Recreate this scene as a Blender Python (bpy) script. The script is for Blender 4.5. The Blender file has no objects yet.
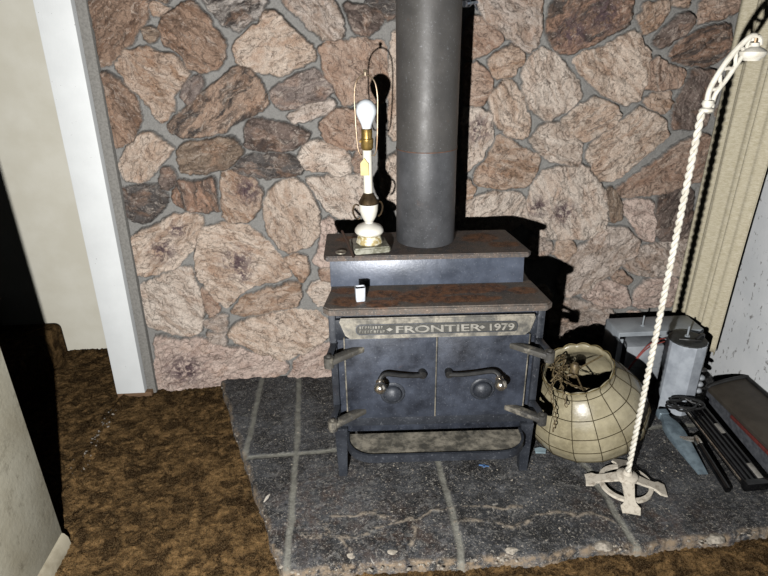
import bpy, bmesh, math, random
import numpy as np
from math import pi, sin, cos, radians, tan, sqrt
from mathutils import Vector, Matrix

random.seed(7); rng = np.random.default_rng(11)
scene = bpy.context.scene
COL = scene.collection

# ------------------------------------------------------------------ camera
F_PX = 572.0; PITCH = radians(24.2); YAW = radians(3.2); ROLL = radians(0.9); CAM_H = 1.45
fw = np.array([sin(YAW)*cos(PITCH), cos(YAW)*cos(PITCH), -sin(PITCH)])
r0 = np.array([cos(YAW), -sin(YAW), 0.0]); u0 = np.cross(r0, fw)
rt = r0*cos(ROLL) - u0*sin(ROLL); up = u0*cos(ROLL) + r0*sin(ROLL)
CAM = np.array([0, 0, CAM_H])
cd = bpy.data.cameras.new('camera'); cam = bpy.data.objects.new('camera', cd); COL.objects.link(cam)
cd.sensor_fit = 'HORIZONTAL'; cd.sensor_width = 36; cd.lens = 36*F_PX/768; cd.clip_start = 0.02
cam.matrix_world = Matrix(((rt[0], up[0], -fw[0], 0), (rt[1], up[1], -fw[1], 0), (rt[2], up[2], -fw[2], CAM_H), (0, 0, 0, 1)))
scene.camera = cam
def ray(x, y): return fw + rt*(x-384)/F_PX + up*(288-y)/F_PX
def on_z(x, y, z): d = ray(x, y); return CAM + d*(z-CAM_H)/d[2]
def on_y(x, y, Y): d = ray(x, y); return CAM + d*(Y/d[1])
def on_x(x, y, X): d = ray(x, y); return CAM + d*(X/d[0])

# ------------------------------------------------------------------ colour / materials
def lin(c):
    if isinstance(c, str):
        c = [int(c[i:i+2], 16)/255 for i in (1, 3, 5)]
    return tuple((v/12.92 if v <= .04045 else ((v+.055)/1.055)**2.4) for v in c) + (1.0,)
class NT:
    def __init__(s, name):
        s.m = bpy.data.materials.new(name); s.m.use_nodes = True
        s.t = s.m.node_tree; s.b = s.t.nodes['Principled BSDF']; s.tc = None
    def n(s, typ, **kw):
        o = s.t.nodes.new(typ)
        for k, v in kw.items():
            if k in o.bl_rna.properties and k not in ('inputs',): setattr(o, k, v)
            else: o.inputs[k].default_value = v
        return o
    def l(s, a, b): s.t.links.new(a, b)
    def coord(s, which='Object'):
        if not s.tc: s.tc = s.n('ShaderNodeTexCoord')
        return s.tc.outputs[which]
    def noise(s, scale, detail=5, rough=.6, vec=None, stretch=None, dist=0.0):
        v = vec if vec is not None else s.coord()
        if stretch:
            mp = s.n('ShaderNodeMapping'); mp.inputs['Scale'].default_value = stretch; s.l(v, mp.inputs['Vector']); v = mp.outputs[0]
        o = s.n('ShaderNodeTexNoise', Scale=scale, Detail=detail, Roughness=rough, Distortion=dist); s.l(v, o.inputs['Vector'])
        return o.outputs['Fac']
    def ramp(s, fac, a, b, ca=0.0, cb=1.0):
        o = s.n('ShaderNodeMapRange'); o.inputs[1].default_value = a; o.inputs[2].default_value = b
        o.inputs[3].default_value = ca; o.inputs[4].default_value = cb; s.l(fac, o.inputs[0]); return o.outputs[0]
    def mix(s, fac, a, b, blend='MIX'):
        o = s.n('ShaderNodeMix', data_type='RGBA', blend_type=blend)
        for sock, v in ((o.inputs[0], fac), (o.inputs[6], a), (o.inputs[7], b)):
            if hasattr(v, 'links'): s.l(v, sock)
            else: sock.default_value = v
        return o.outputs[2]
    def math(s, op, a, b=0.0):
        o = s.n('ShaderNodeMath', operation=op)
        for sock, v in ((o.inputs[0], a), (o.inputs[1], b)):
            if hasattr(v, 'links'): s.l(v, sock)
            else: sock.default_value = v
        return o.outputs[0]
    def attr(s, name):
        o = s.n('ShaderNodeAttribute', attribute_name=name); return o
    def set(s, col=None, rough=None, metal=None, **kw):
        for k, v in (('Base Color', col), ('Roughness', rough), ('Metallic', metal)):
            if v is None: continue
            if hasattr(v, 'links'): s.l(v, s.b.inputs[k])
            else: s.b.inputs[k].default_value = v
        for k, v in kw.items(): s.b.inputs[k].default_value = v
    def bump(s, h, strength=.4, dist=.003):
        o = s.n('ShaderNodeBump', Strength=strength, Distance=dist); s.l(h, o.inputs['Height']); s.l(o.outputs[0], s.b.inputs['Normal'])

def simple(name, c1, c2=None, scale=30, rough=.5, metal=0.0, bump=.15, lo=.4, hi=.65, stretch=None, bscale=None, bdist=.002, **kw):
    t = NT(name)
    c1 = lin(c1); c2 = lin(c2) if c2 else c1
    f = t.noise(scale, stretch=stretch)
    t.set(t.mix(t.ramp(f, lo, hi), c1, c2), rough, metal, **kw)
    if bump:
        t.bump(t.noise(bscale or scale*3, stretch=stretch), bump, bdist)
    return t.m

M = {}
# --- stone wall: colours stored per stone, grain from noise in per-stone coordinates
t = NT('stone_and_mortar')
base = t.attr('col').outputs['Color']; c2 = t.attr('col2').outputs['Color']; msk = t.attr('stone').outputs['Fac']; uv = t.attr('grain').outputs['Vector']; stn = t.attr('stain').outputs['Fac']
stk = t.noise(9, 6, .6, vec=uv, stretch=(1, 3.2, 1), dist=.8)
blot = t.noise(15, 5, .65, vec=uv, dist=.4)
fine = t.noise(230, 4, .7)
vein = t.noise(13, 5, .62, vec=uv, stretch=(1, 1.8, 1), dist=1.0)
warm = t.noise(11, 4, .6, vec=uv, stretch=(1, 1.5, 1), dist=.5)
a = t.mix(t.ramp(stk, .44, .60), base, c2)
a = t.mix(t.ramp(blot, .50, .68, 0, .6), a, c2)
a = t.mix(t.ramp(warm, .52, .68, 0, .42), a, lin('#a57b5c'))
a = t.mix(t.ramp(warm, .30, .46, .65, 0), a, base)
pale = t.noise(19, 6, .68, vec=uv, stretch=(1, 2, 1), dist=1.2)
a = t.mix(t.ramp(pale, .53, .66, 0, .4), a, lin('#d3c4b5'))
veinm = t.math('SUBTRACT', 1.0, t.ramp(t.math('ABSOLUTE', t.math('SUBTRACT', vein, .5)), 0.0, .014))
a = t.mix(t.math('MULTIPLY', veinm, .65), a, lin('#4d3f37'))
st2 = t.math('MULTIPLY', stn, t.ramp(t.noise(45, 5, .65), .42, .54))
a = t.mix(st2, a, lin('#5d4a4e'))
white = t.ramp(t.noise(100, 5, .7, dist=.8), .58, .70, 0, .5)
a = t.mix(white, a, lin('#dccfc1'))
a = t.mix(t.ramp(t.noise(75, 5, .7, dist=.6), .30, .44, .6, 0), a, lin('#57493f'))
a = t.mix(t.ramp(fine, .38, .56, .35, 0), a, lin('#3f332c'))
mort = t.mix(t.ramp(t.noise(180, 4, .7), .3, .7), lin('#7a7976'), lin('#969490'))
mort = t.mix(t.ramp(t.noise(9, 3), .4, .7, 0, .5), mort, lin('#858380'))
hs = t.n('ShaderNodeHueSaturation', Saturation=.88, Value=1.0); t.l(a, hs.inputs['Color']); a = hs.outputs[0]
t.set(t.mix(msk, mort, a), .88)
t.b.inputs['Specular IOR Level'].default_value = .25
t.bump(t.math('SUBTRACT', t.math('ADD', t.noise(60, 7, .70, dist=.9), t.math('MULTIPLY', t.noise(20, 4, .6, vec=uv, stretch=(1, 2.4, 1)), 1.0)), t.math('MULTIPLY', veinm, .5)), .7, .007)
M['stone'] = t.m
# --- slate hearth
t = NT('slate_hearth')
g = t.attr('joint').outputs['Fac']; ck = t.attr('crack').outputs['Fac']; br = t.attr('brown').outputs['Fac']; ft = t.attr('front').outputs['Fac']
n1 = t.noise(7, 6, .65)
sl = t.mix(t.ramp(n1, .40, .60), lin('#18191b'), lin('#46484b'))
sl = t.mix(t.math('MULTIPLY', br, t.ramp(t.noise(26, 5, .7), .45, .65, 0, .55)), sl, lin('#553f31'))
sl = t.mix(t.ramp(t.noise(60, 6, .75, dist=1.0), .52, .70, 0, .85), sl, lin('#707072'))
sl = t.mix(t.ramp(t.noise(170, 3, .8), .56, .66, 0, .95), sl, lin('#9a948b'))
sl = t.mix(t.ramp(t.noise(90, 5, .7), .35, .5, .75, 0), sl, lin('#171616'))
sl = t.mix(t.ramp(t.noise(16, 8, .78, dist=1.5), .54, .64, 0, .6), sl, lin('#7b7a77'))
sl = t.mix(t.ramp(t.noise(38, 8, .75, dist=1.8), .59, .63, 0, .75), sl, lin('#a19d95'))
sl = t.mix(t.math('MULTIPLY', g, t.ramp(t.noise(45, 4, .7), .25, .6, .45, .95)), sl, lin('#828178'))
sl = t.mix(t.math('MULTIPLY', ck, t.ramp(t.noise(45, 5, .75), .42, .56)), sl, lin('#94897a'))
sl = t.mix(t.math('MULTIPLY', ft, t.ramp(t.noise(28, 5, .7), .42, .62)), sl, lin('#85745f'))
t.set(sl, .72)
t.b.inputs['Specular IOR Level'].default_value = .35
t.bump(t.math('ADD', t.noise(55, 7, .75, dist=.7), t.math('MULTIPLY', t.noise(200, 3, .7), .5)), .8, .006)
M['slate'] = t.m
# --- carpet
t = NT('brown_mottled_carpet')
vec = t.coord()
n1 = t.noise(15, 5, .72, stretch=(1, 1.15, 1), dist=.8)
cc = t.mix(t.ramp(n1, .43, .58), lin('#3a2918'), lin('#a88558'))
cc = t.mix(t.ramp(t.noise(34, 4, .65), .38, .62, .65, 0), cc, lin('#22150a'))
cc = t.mix(t.ramp(t.noise(260, 3, .8), .46, .66, 0, .6), cc, lin('#9d8560'))
cc = t.mix(t.ramp(t.noise(230, 3, .8), .36, .5, .85, 0), cc, lin('#160e06'))
t.set(cc, .97); t.b.inputs['Specular IOR Level'].default_value = .05
t.bump(t.noise(260, 4, .8), 1.0, .012)
M['carpet'] = t.m
M['cream'] = simple('cream_painted_wall', '#dcd8c8', '#e5e2d4', 5, .7, bump=.12, bscale=60)
t = NT('stained_painted_wall')
a = t.mix(t.ramp(t.noise(5, 5), .35, .7), lin('#bfbba9'), lin('#a29b86'))
a = t.mix(t.ramp(t.noise(24, 6, .75), .54, .68, 0, .55), a, lin('#6f6857'))
t.set(a, .75); t.bump(t.noise(70, 4), .25, .003); M['dirty_cream'] = t.m
t = NT('spotted_white_wall')
a = t.mix(t.ramp(t.noise(6, 4), .3, .7), lin('#e2e4e5'), lin('#d2d5d7'))
a = t.mix(t.ramp(t.noise(48, 4, .65, stretch=(1, 1, .6)), .60, .66, 0, .75), a, lin('#6d6a66'))
t.set(a, .7); t.bump(t.noise(90, 4), .2, .003); M['spot_white'] = t.m
t = NT('white_board_paint')
a = t.mix(t.ramp(t.noise(8, 4), .3, .7), lin('#e2e5e5'), lin('#d8dbdb'))
a = t.mix(t.ramp(t.noise(120, 2, .5), .74, .78, 0, .8), a, lin('#77726b'))
t.set(a, .55); t.bump(t.noise(60, 4, stretch=(6, 6, .6)), .15, .002); M['white_board'] = t.m
M['baseboard'] = simple('baseboard_paint', '#a39c89', '#857d6a', 12, .7, bump=.2)
M['brown_block'] = simple('raw_brown_wood', '#735a42', '#5c4632', 30, .8, stretch=(1, 6, 6))
# --- metals
def steel(name, c1, c2, rust=0.0, rough=(.34, .6), dust=0.0, metal=.12, circles=None, band=None):
    t = NT(name)
    a = t.mix(t.ramp(t.noise(9, 6, .65), .35, .68), lin(c1), lin(c2))
    a = t.mix(t.ramp(t.noise(150, 3, .7), .60, .72, 0, .45), a, lin('#85878c'))
    r = t.ramp(t.noise(14, 6, .7, dist=.5), .66 - .22*rust, .74 - .1*rust, 0, min(1, .2 + rust))
    if circles:
        sep = t.coord(); acc = None
        for (cx, cy, rx, ry) in circles:
            mp = t.n('ShaderNodeMapping', vector_type='TEXTURE'); mp.inputs['Location'].default_value = (cx, cy, 0)
            mp.inputs['Scale'].default_value = (rx, ry, 100); t.l(sep, mp.inputs['Vector'])
            ln = t.n('ShaderNodeVectorMath', operation='LENGTH'); t.l(mp.outputs[0], ln.inputs[0])
            dd = t.math('ADD', ln.outputs['Value'], t.ramp(t.noise(22, 5, .7), .3, .7, -.2, .2))
            v = t.ramp(dd, .78, 1.0, 1, 0)
            acc = v if acc is None else t.math('MAXIMUM', acc, v)
        rc = t.mix(t.ramp(t.noise(40, 5, .7), .35, .62), lin('#33241a'), lin('#7f5639'))
        a = t.mix(t.ramp(t.noise(40, 5, .75), .4, .65, 0, .75), a, lin('#6a5b50'))
        a = t.mix(t.math('MULTIPLY', acc, .92), a, rc)
        a = t.mix(t.ramp(t.noise(190, 3, .75), .58, .68, 0, .8), a, lin('#9b8c80'))
    a = t.mix(r, a, t.mix(t.ramp(t.noise(60, 4), .4, .6), lin('#4a2f20'), lin('#7a5238')))
    if dust:
        a = t.mix(t.ramp(t.noise(20, 5, .65), .62 - .45*dust, .72 - .25*dust, 0, .9), a, lin('#8b8578'))
        a = t.mix(t.ramp(t.noise(60, 5, .7), .36, .5, .6, 0), a, lin('#3b3832'))
    rf = t.ramp(t.noise(18, 5, .65), .3, .7, rough[0], rough[1])
    t.set(a, rf, metal)
    if circles or dust:
        t.l(t.ramp(r, 0, 1, metal, 0), t.b.inputs['Metallic'])
    t.bump(t.noise(120, 5, .7), .25, .002)
    return t.m
M['stove'] = steel('blue_black_stove_steel', '#1d2027', '#414753', .05)
M['stove_dark'] = steel('dark_stove_steel', '#1f2228', '#34383f', .08, metal=.1)
M['riser'] = steel('grey_blue_riser_steel', '#373d48', '#555c6a', .02, (.30, .42))
M['top'] = steel('rust_marked_stove_top', '#3a3836', '#5f5a54', .02, (.5, .8), metal=.15,
    circles=[(-.276,.10,.05,.025),(-.27,.02,.06,.04),(-.165,0,.06,.03),(-.165,.07,.07,.03),(-.05,.04,.09,.05),(.035,.09,.10,.045),(.15,.095,.085,.04),(.275,.07,.05,.03),(.09,.02,.11,.03)])
M['step'] = steel('dark_marked_step_plate', '#38373a', '#55524f', .02, (.5, .8), metal=.2,
    circles=[(.17, .27, .07, .05), (.24, .2, .06, .03), (-.24, .28, .08, .04)])
M['dusty'] = steel('dusty_cast_iron', '#35342f', '#58554d', .04, (.6, .85), .42, .1)
M['hinge'] = steel('worn_hinge_iron', '#2c2c2c', '#55524b', .04, (.5, .8), .25, .1)
M['plate'] = steel('dusty_nameplate_iron', '#3c3b38', '#5c5a53', .02, (.5, .75), .45, .15)
M['plate_in'] = steel('dark_nameplate_recess', '#24241f', '#383732', .02, (.5, .75), .0, .1)
M['letter'] = simple('worn_raised_lettering', '#85827a', '#5f5d55', 60, .6)
M['flue'] = steel('grey_flue_steel', '#3b3a39', '#4b4947', .05, (.42, .62), metal=.1)
M['flue_low'] = steel('lower_flue_steel', '#3b3c3e', '#525356', .12, (.40, .6), metal=.1)
M['rust'] = simple('rusty_seam', '#6d4a37', '#4a3a31', 60, .8)
M['chrome'] = simple('worn_chrome', '#c6c2ba', '#8d8377', 40, .22, .95, bump=.1)
M['steel_bright'] = simple('blue_silver_bolt', '#b9c6d8', '#8fa0b6', 60, .3, .9)
M['black'] = simple('black_metal', '#161616', '#262626', 40, .45, .1)
# --- lamp
M['porcelain'] = simple('white_porcelain', '#e3e0d6', '#d4cfc2', 20, .18, bump=.05)
M['candle'] = simple('white_candle_tube', '#e9e6da', '#d9d4c4', 20, .4, bump=.05)
M['brass'] = simple('aged_brass', '#a98f55', '#7a6337', 40, .35, .8)
M['gilt'] = simple('cream_and_gilt_band', '#d9d3bb', '#a8986a', 60, .35, .1, lo=.48, hi=.58)
M['bronze'] = simple('dark_bronze', '#5a4a35', '#3d3225', 40, .4, .7)
M['marble'] = simple('grey_green_marble', '#98978a', '#6d6c5d', 40, .35, lo=.45, hi=.55)
M['tag'] = simple('yellow_paper_tag', '#d8cd9a', '#c9bb80', 20, .8)
M['bulb'] = simple('frosted_white_bulb', '#e9eef2', '#e2e9ef', 5, .25, bump=0)
M['bronze_wire'] = simple('brown_harp_wire', '#6e5a45', '#8f8471', 30, .4, .6)
M['cord'] = simple('dark_brown_cord', '#2c201a', '#3b2b22', 30, .6)
M['clear'] = simple('cloudy_clear_plastic', '#dfe3ea', '#c8cdd6', 40, .25, bump=.1, **{'Transmission Weight': .25})
M['disc'] = simple('dull_pale_metal', '#8b867a', '#6b665c', 60, .45, .5)
# --- right side
M['white_iron'] = simple('cream_white_painted_iron', '#dcd8cc', '#c4beaf', 40, .5, bump=.15)
M['white_iron_base'] = simple('chipped_cream_painted_iron', '#c9c1b2', '#968b7c', 70, .65, lo=.5, hi=.72)
t = NT('capiz_shell')
a = t.mix(t.ramp(t.noise(10, 5, .6), .35, .65), lin('#9c947c'), lin('#7d755e'))
a = t.mix(t.ramp(t.noise(70, 4, .6), .45, .7, 0, .35), a, lin('#aea587'))
t.set(a, t.ramp(t.noise(30, 4), .3, .7, .22, .42)); t.bump(t.noise(26, 3), .2, .004); M['capiz'] = t.m
M['capiz_seam'] = simple('shade_seam_metal', '#4d442f', '#3b3425', 60, .55, .4)
M['rim'] = simple('dull_gold_rim', '#7a6c47', '#544a30', 60, .5, .4)
M['chain'] = simple('tarnished_brass_chain', '#6f6144', '#42372a', 80, .5, .25)
M['galv'] = simple('dull_galvanised_metal', '#a9b0b5', '#91989e', 14, .45, .15, bump=.1)
M['galv_in'] = simple('grey_inner_panel', '#a0a5aa', '#888d92', 14, .55, .1, bump=.1)
M['alu'] = simple('pale_aluminium', '#bcc3cb', '#a0a7b0', 20, .38, .2, bump=.1)
M['can_top'] = simple('dark_canister_top', '#3a3d3e', '#1f2020', 60, .6, .3, bump=.6)
M['red_wire'] = simple('red_wire_insulation', '#9a4a44', '#7f3b37', 30, .5)
M['case_top'] = simple('dark_brown_vinyl', '#3f3a33', '#332e28', 18, .55, bump=.25, bscale=150)
M['case_side'] = simple('dusty_dark_grey_plastic', '#3b3d42', '#54565a', 50, .6, bump=.4)
M['case_red'] = simple('dark_red_strip', '#6b2f2a', '#4b2320', 120, .6, bump=.4)
M['gloss_black'] = simple('glossy_black_metal', '#0f0f10', '#1b1b1c', 30, .18, .3, bump=.03)
M['label_strip'] = simple('pale_worn_strip', '#8d8a84', '#6c6963', 60, .6)
M['hammer'] = simple('blue_grey_hammer_steel', '#7b8b94', '#5f6d76', 40, .45, .2)
t = NT('beige_curtain_weave')
a = t.mix(t.ramp(t.noise(60, 4, .6, stretch=(1, 1, 4)), .35, .65), lin('#d6ceb8'), lin('#beb59b'))
a = t.mix(t.ramp(t.noise(200, 3, .7, stretch=(1, .5, 4)), .36, .55, .35, 0), a, lin('#988a66'))
t.set(a, .9); t.b.inputs['Specular IOR Level'].default_value = .1
t.bump(t.noise(160, 4, .7, stretch=(1, .6, 5)), .6, .003); M['curtain'] = t.m
M['crumb'] = simple('pale_grit', '#a39b8e', '#6d675e', 90, .9)
M['blue_scrap'] = simple('blue_plastic_scrap', '#5578a8', '#46658f', 30, .5)
M['teal_scrap'] = simple('pale_blue_scrap', '#93a6ad', '#7b8d94', 30, .6)
M['wood_white'] = simple('pale_wood_splinter', '#cfc9be', '#b5aea2', 30, .8)

# ------------------------------------------------------------------ mesh helpers
class MB:
    def __init__(s): s.bm = bmesh.new()
    def _xf(s, vs, m):
        if m is not None: bmesh.ops.transform(s.bm, matrix=m, verts=vs)
        return s
    def box(s, lo, hi, bevel=.0, m=None, seg=2):
        r = bmesh.ops.create_cube(s.bm, size=1.0); vs = r['verts']
        for v in vs: v.co = Vector([(lo[i]+hi[i])/2 + v.co[i]*(hi[i]-lo[i]) for i in range(3)])
        if bevel:
            es = list({e for v in vs for e in v.link_edges})
            q = bmesh.ops.bevel(s.bm, geom=es, offset=bevel, segments=seg, affect='EDGES', profile=.5)
            vs = list({v for f in q['faces'] for v in f.verts})
            allv = set(vs); stack = list(vs)
            while stack:
                v = stack.pop()
                for e in v.link_edges:
                    o = e.other_vert(v)
                    if o not in allv: allv.add(o); stack.append(o)
            vs = list(allv)
        return s._xf(vs, m)
    def lathe(s, prof, n=32, m=None, cap=True, rf=None):
        rings = []
        for k, (r, z) in enumerate(prof):
            ring = []
            for i in range(n):
                a = 2*pi*i/n; rr = r*(rf(a, k) if rf else 1)
                ring.append(s.bm.verts.new((rr*cos(a), rr*sin(a), z)))
            rings.append(ring)
        for a, b in zip(rings, rings[1:]):
            for i in range(n): s.bm.faces.new((a[i], a[(i+1) % n], b[(i+1) % n], b[i]))
        if cap:
            s.bm.faces.new(rings[0][::-1]); s.bm.faces.new(rings[-1])
        return s._xf([v for r in rings for v in r], m)
    def tube(s, pts, r, n=8, closed=False, cap=True, m=None):
        pts = [Vector(p) for p in pts]; N = len(pts); rings = []
        rad = r if callable(r) else (lambda t: r)
        prev = None
        for i, p in enumerate(pts):
            if closed: d = pts[(i+1) % N] - pts[i-1]
            else: d = pts[min(i+1, N-1)] - pts[max(i-1, 0)]
            d.normalize()
            if prev is None:
                x = d.orthogonal().normalized()
            else:
                x = (prev - d*prev.dot(d))
                x = x.normalized() if x.length > 1e-6 else d.orthogonal().normalized()
            prev = x; y = d.cross(x); rr = rad(i/max(1, N-1))
            rings.append([s.bm.verts.new(p + (x*cos(2*pi*k/n) + y*sin(2*pi*k/n))*rr) for k in range(n)])
        M_ = N if closed else N-1
        for i in range(M_):
            a, b = rings[i], rings[(i+1) % N]
            for k in range(n): s.bm.faces.new((a[k], a[(k+1) % n], b[(k+1) % n], b[k]))
        if cap and not closed:
            s.bm.faces.new(rings[0][::-1]); s.bm.faces.new(rings[-1])
        return s._xf([v for r_ in rings for v in r_], m)
    def prism(s, poly, z0, z1, m=None, bevel=0):
        a = [s.bm.verts.new((x, y, z0)) for x, y in poly]; b = [s.bm.verts.new((x, y, z1)) for x, y in poly]
        n = len(poly); fs = [s.bm.faces.new(a[::-1]), s.bm.faces.new(b)]
        for i in range(n): fs.append(s.bm.faces.new((a[i], a[(i+1) % n], b[(i+1) % n], b[i])))
        vs = a+b
        if bevel:
            es = list(fs[0].edges)+list(fs[1].edges)
            q = bmesh.ops.bevel(s.bm, geom=es, offset=bevel, segments=2, affect='EDGES')
            vs = list({v for f in q['faces'] for v in f.verts} | {v for v in vs if v.is_valid})
        return s._xf(vs, m)
    def sphere(s, c, r, sc=(1, 1, 1), u=20, v=12, m=None):
        q = bmesh.ops.create_uvsphere(s.bm, u_segments=u, v_segments=v, radius=r)
        for w in q['verts']: w.co = Vector((w.co.x*sc[0]+c[0], w.co.y*sc[1]+c[1], w.co.z*sc[2]+c[2]))
        return s._xf(q['verts'], m)
    def build(s, name, mat, parent=None, smooth=True, loc=None, angle=35):
        bmesh.ops.recalc_face_normals(s.bm, faces=s.bm.faces)
        if smooth:
            for f in s.bm.faces: f.smooth = True
            for e in s.bm.edges:
                if len(e.link_faces) == 2 and e.calc_face_angle(0) > radians(angle): e.smooth = False
        me = bpy.data.meshes.new(name); s.bm.to_mesh(me); s.bm.free()
        return link(name, me, mat, parent, loc)
def link(name, me, mat, parent=None, loc=None):
    o = bpy.data.objects.new(name, me); COL.objects.link(o)
    if mat is not None: me.materials.append(mat)
    if parent is not None: o.parent = parent
    if loc is not None: o.location = loc
    return o
def tag(o, label, cat, group=None):
    o['label'] = label; o['category'] = cat
    if group: o['group'] = group
    return o
def thing(name, label, cat, loc, rz=0, group=None):
    o = bpy.data.objects.new(name, None); COL.objects.link(o); o.empty_display_size = .05
    o.location = loc; o.rotation_euler = (0, 0, rz)
    return tag(o, label, cat, group)
def struct(o, label=None):
    o['kind'] = 'structure'
    if label: o['label'] = label
    return o
def cyl(r, h): return [(r, 0), (r, h)]
def rotm(axis, ang): return Matrix.Rotation(ang, 4, axis)
def T(x, y, z): return Matrix.Translation((x, y, z))
def align(p, q):           # matrix taking +Z (0..len) to segment p->q
    p = Vector(p); q = Vector(q); d = q-p
    return T(*p) @ d.to_track_quat('Z', 'Y').to_matrix().to_4x4(), d.length
def catmull(P, n=8, closed=False):
    P = [Vector(p) for p in P]; out = []; N = len(P)
    rngi = range(N if closed else N-1)
    for i in rngi:
        if closed: a, b, c, d = P[i-1], P[i], P[(i+1) % N], P[(i+2) % N]
        else: a, b, c, d = P[max(i-1, 0)], P[i], P[i+1], P[min(i+2, N-1)]
        for k in range(n):
            u = k/n
            out.append(.5*((2*b) + (c-a)*u + (2*a-5*b+4*c-d)*u*u + (3*b-a-3*c+d)*u**3))
    if not closed: out.append(P[-1])
    return out
def rrect(x0, y0, x1, y1, r, n=6, corners=(1, 1, 1, 1)):
    out = []
    for (cx, cy, a0, on) in ((x1-r, y1-r, 0, corners[0]), (x0+r, y1-r, pi/2, corners[1]), (x0+r, y0+r, pi, corners[2]), (x1-r, y0+r, 1.5*pi, corners[3])):
        if on:
            out += [(cx+r*cos(a0+pi/2*k/n), cy+r*sin(a0+pi/2*k/n)) for k in range(n+1)]
        else:
            out.append((cx + (r if a0 in (0, 1.5*pi) else -r), cy + (r if a0 in (0, pi/2) else -r)))
    return out
def grid_obj(name, P, mat, attrs=None, parent=None):
    """P: (ny, nx, 3) array of points -> one mesh with float/colour/vector point attributes."""
    ny, nx, _ = P.shape
    me = bpy.data.meshes.new(name)
    idx = np.arange(ny*nx, dtype=np.int32).reshape(ny, nx)
    q = np.stack([idx[:-1, :-1], idx[:-1, 1:], idx[1:, 1:], idx[1:, :-1]], -1).reshape(-1, 4)
    me.vertices.add(ny*nx); me.vertices.foreach_set('co', P.astype(np.float32).ravel())
    me.loops.add(q.size); me.loops.foreach_set('vertex_index', q.ravel())
    me.polygons.add(len(q)); me.polygons.foreach_set('loop_start', np.arange(0, q.size, 4, dtype=np.int32))
    me.polygons.foreach_set('use_smooth', np.ones(len(q), dtype=bool))
    me.update(calc_edges=True)
    for k, v in (attrs or {}).items():
        v = np.asarray(v, dtype=np.float32)
        if v.ndim == 2: me.attributes.new(k, 'FLOAT', 'POINT').data.foreach_set('value', v.ravel())
        elif v.shape[-1] == 3: me.attributes.new(k, 'FLOAT_VECTOR', 'POINT').data.foreach_set('vector', v.ravel())
        else: me.attributes.new(k, 'FLOAT_COLOR', 'POINT').data.foreach_set('color', v.ravel())
    return link(name, me, mat, parent)
def vnoise(X, Y, s, seed, octv=4):
    out = np.zeros_like(X); amp = 1.0; tot = 0
    r = np.random.default_rng(seed)
    for o in range(octv):
        tab = r.random((64, 64)); xs = X*s*2**o + 100; ys = Y*s*2**o + 100
        xi = np.floor(xs).astype(int); yi = np.floor(ys).astype(int); fx = xs-xi; fy = ys-yi
        fx = fx*fx*(3-2*fx); fy = fy*fy*(3-2*fy)
        g = lambda i, j: tab[i % 64, j % 64]
        out += amp*((g(xi, yi)*(1-fx)+g(xi+1, yi)*fx)*(1-fy) + (g(xi, yi+1)*(1-fx)+g(xi+1, yi+1)*fx)*fy)
        tot += amp; amp *= .5
    return out/tot
def seg_dist(X, Y, pts, closed=False):
    d = np.full(X.shape, 1e9)
    n = len(pts)
    for i in range(n if closed else n-1):
        ax, ay = pts[i]; bx, by = pts[(i+1) % n]
        vx, vy = bx-ax, by-ay; L = vx*vx+vy*vy+1e-12
        t_ = np.clip(((X-ax)*vx+(Y-ay)*vy)/L, 0, 1)
        d = np.minimum(d, np.hypot(X-ax-t_*vx, Y-ay-t_*vy))
    return d
def inside(X, Y, pts):
    c = np.zeros(X.shape, bool); n = len(pts)
    for i in range(n):
        x1, y1 = pts[i]; x2, y2 = pts[(i+1) % n]
        if y1 == y2: continue
        c ^= ((y1 > Y) != (y2 > Y)) & (X < (x2-x1)*(Y-y1)/(y2-y1)+x1)
    return c

WALL_Y = 2.19      # mortar plane; stones stand out towards the room
HZ = .055          # hearth top
# ------------------------------------------------------------------ stone wall
A, B, C_, D, E_, G, Hh, I_, J, K, L_ = ((76, 0), (76, 130), (76, 256), (220, 0), (220, 130), (220, 256), (456, 0), (456, 130), (500, 220), (576, 0), (560, 130))
Z4 = None
PAL = {
 'rust': ('#9c7f69', '#644c3c'), 'brown': ('#8f7a66', '#645447'), 'tan': ('#bfa793', '#99795f'), 'cream': ('#cdbaa8', '#b0957f'),
 'pale': ('#d3c4b5', '#b8a493'), 'mauve': ('#94867e', '#6b5e59'), 'dark': ('#6d645f', '#3d3734'), 'slate': ('#605c5a', '#46413f'),
 'pink': ('#d0b9ab', '#b0978a'), 'mott': ('#b5aca4', '#3e3937'), 'dstreak': ('#a08570', '#3f3a38'), 'greyc': ('#c1b2a6', '#9a8778'),
 'rtan': ('#ad9380', '#927460'), 'dbrown': ('#7d6c63', '#463b37'), 'rdark': ('#9a7760', '#4b433f')}
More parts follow.
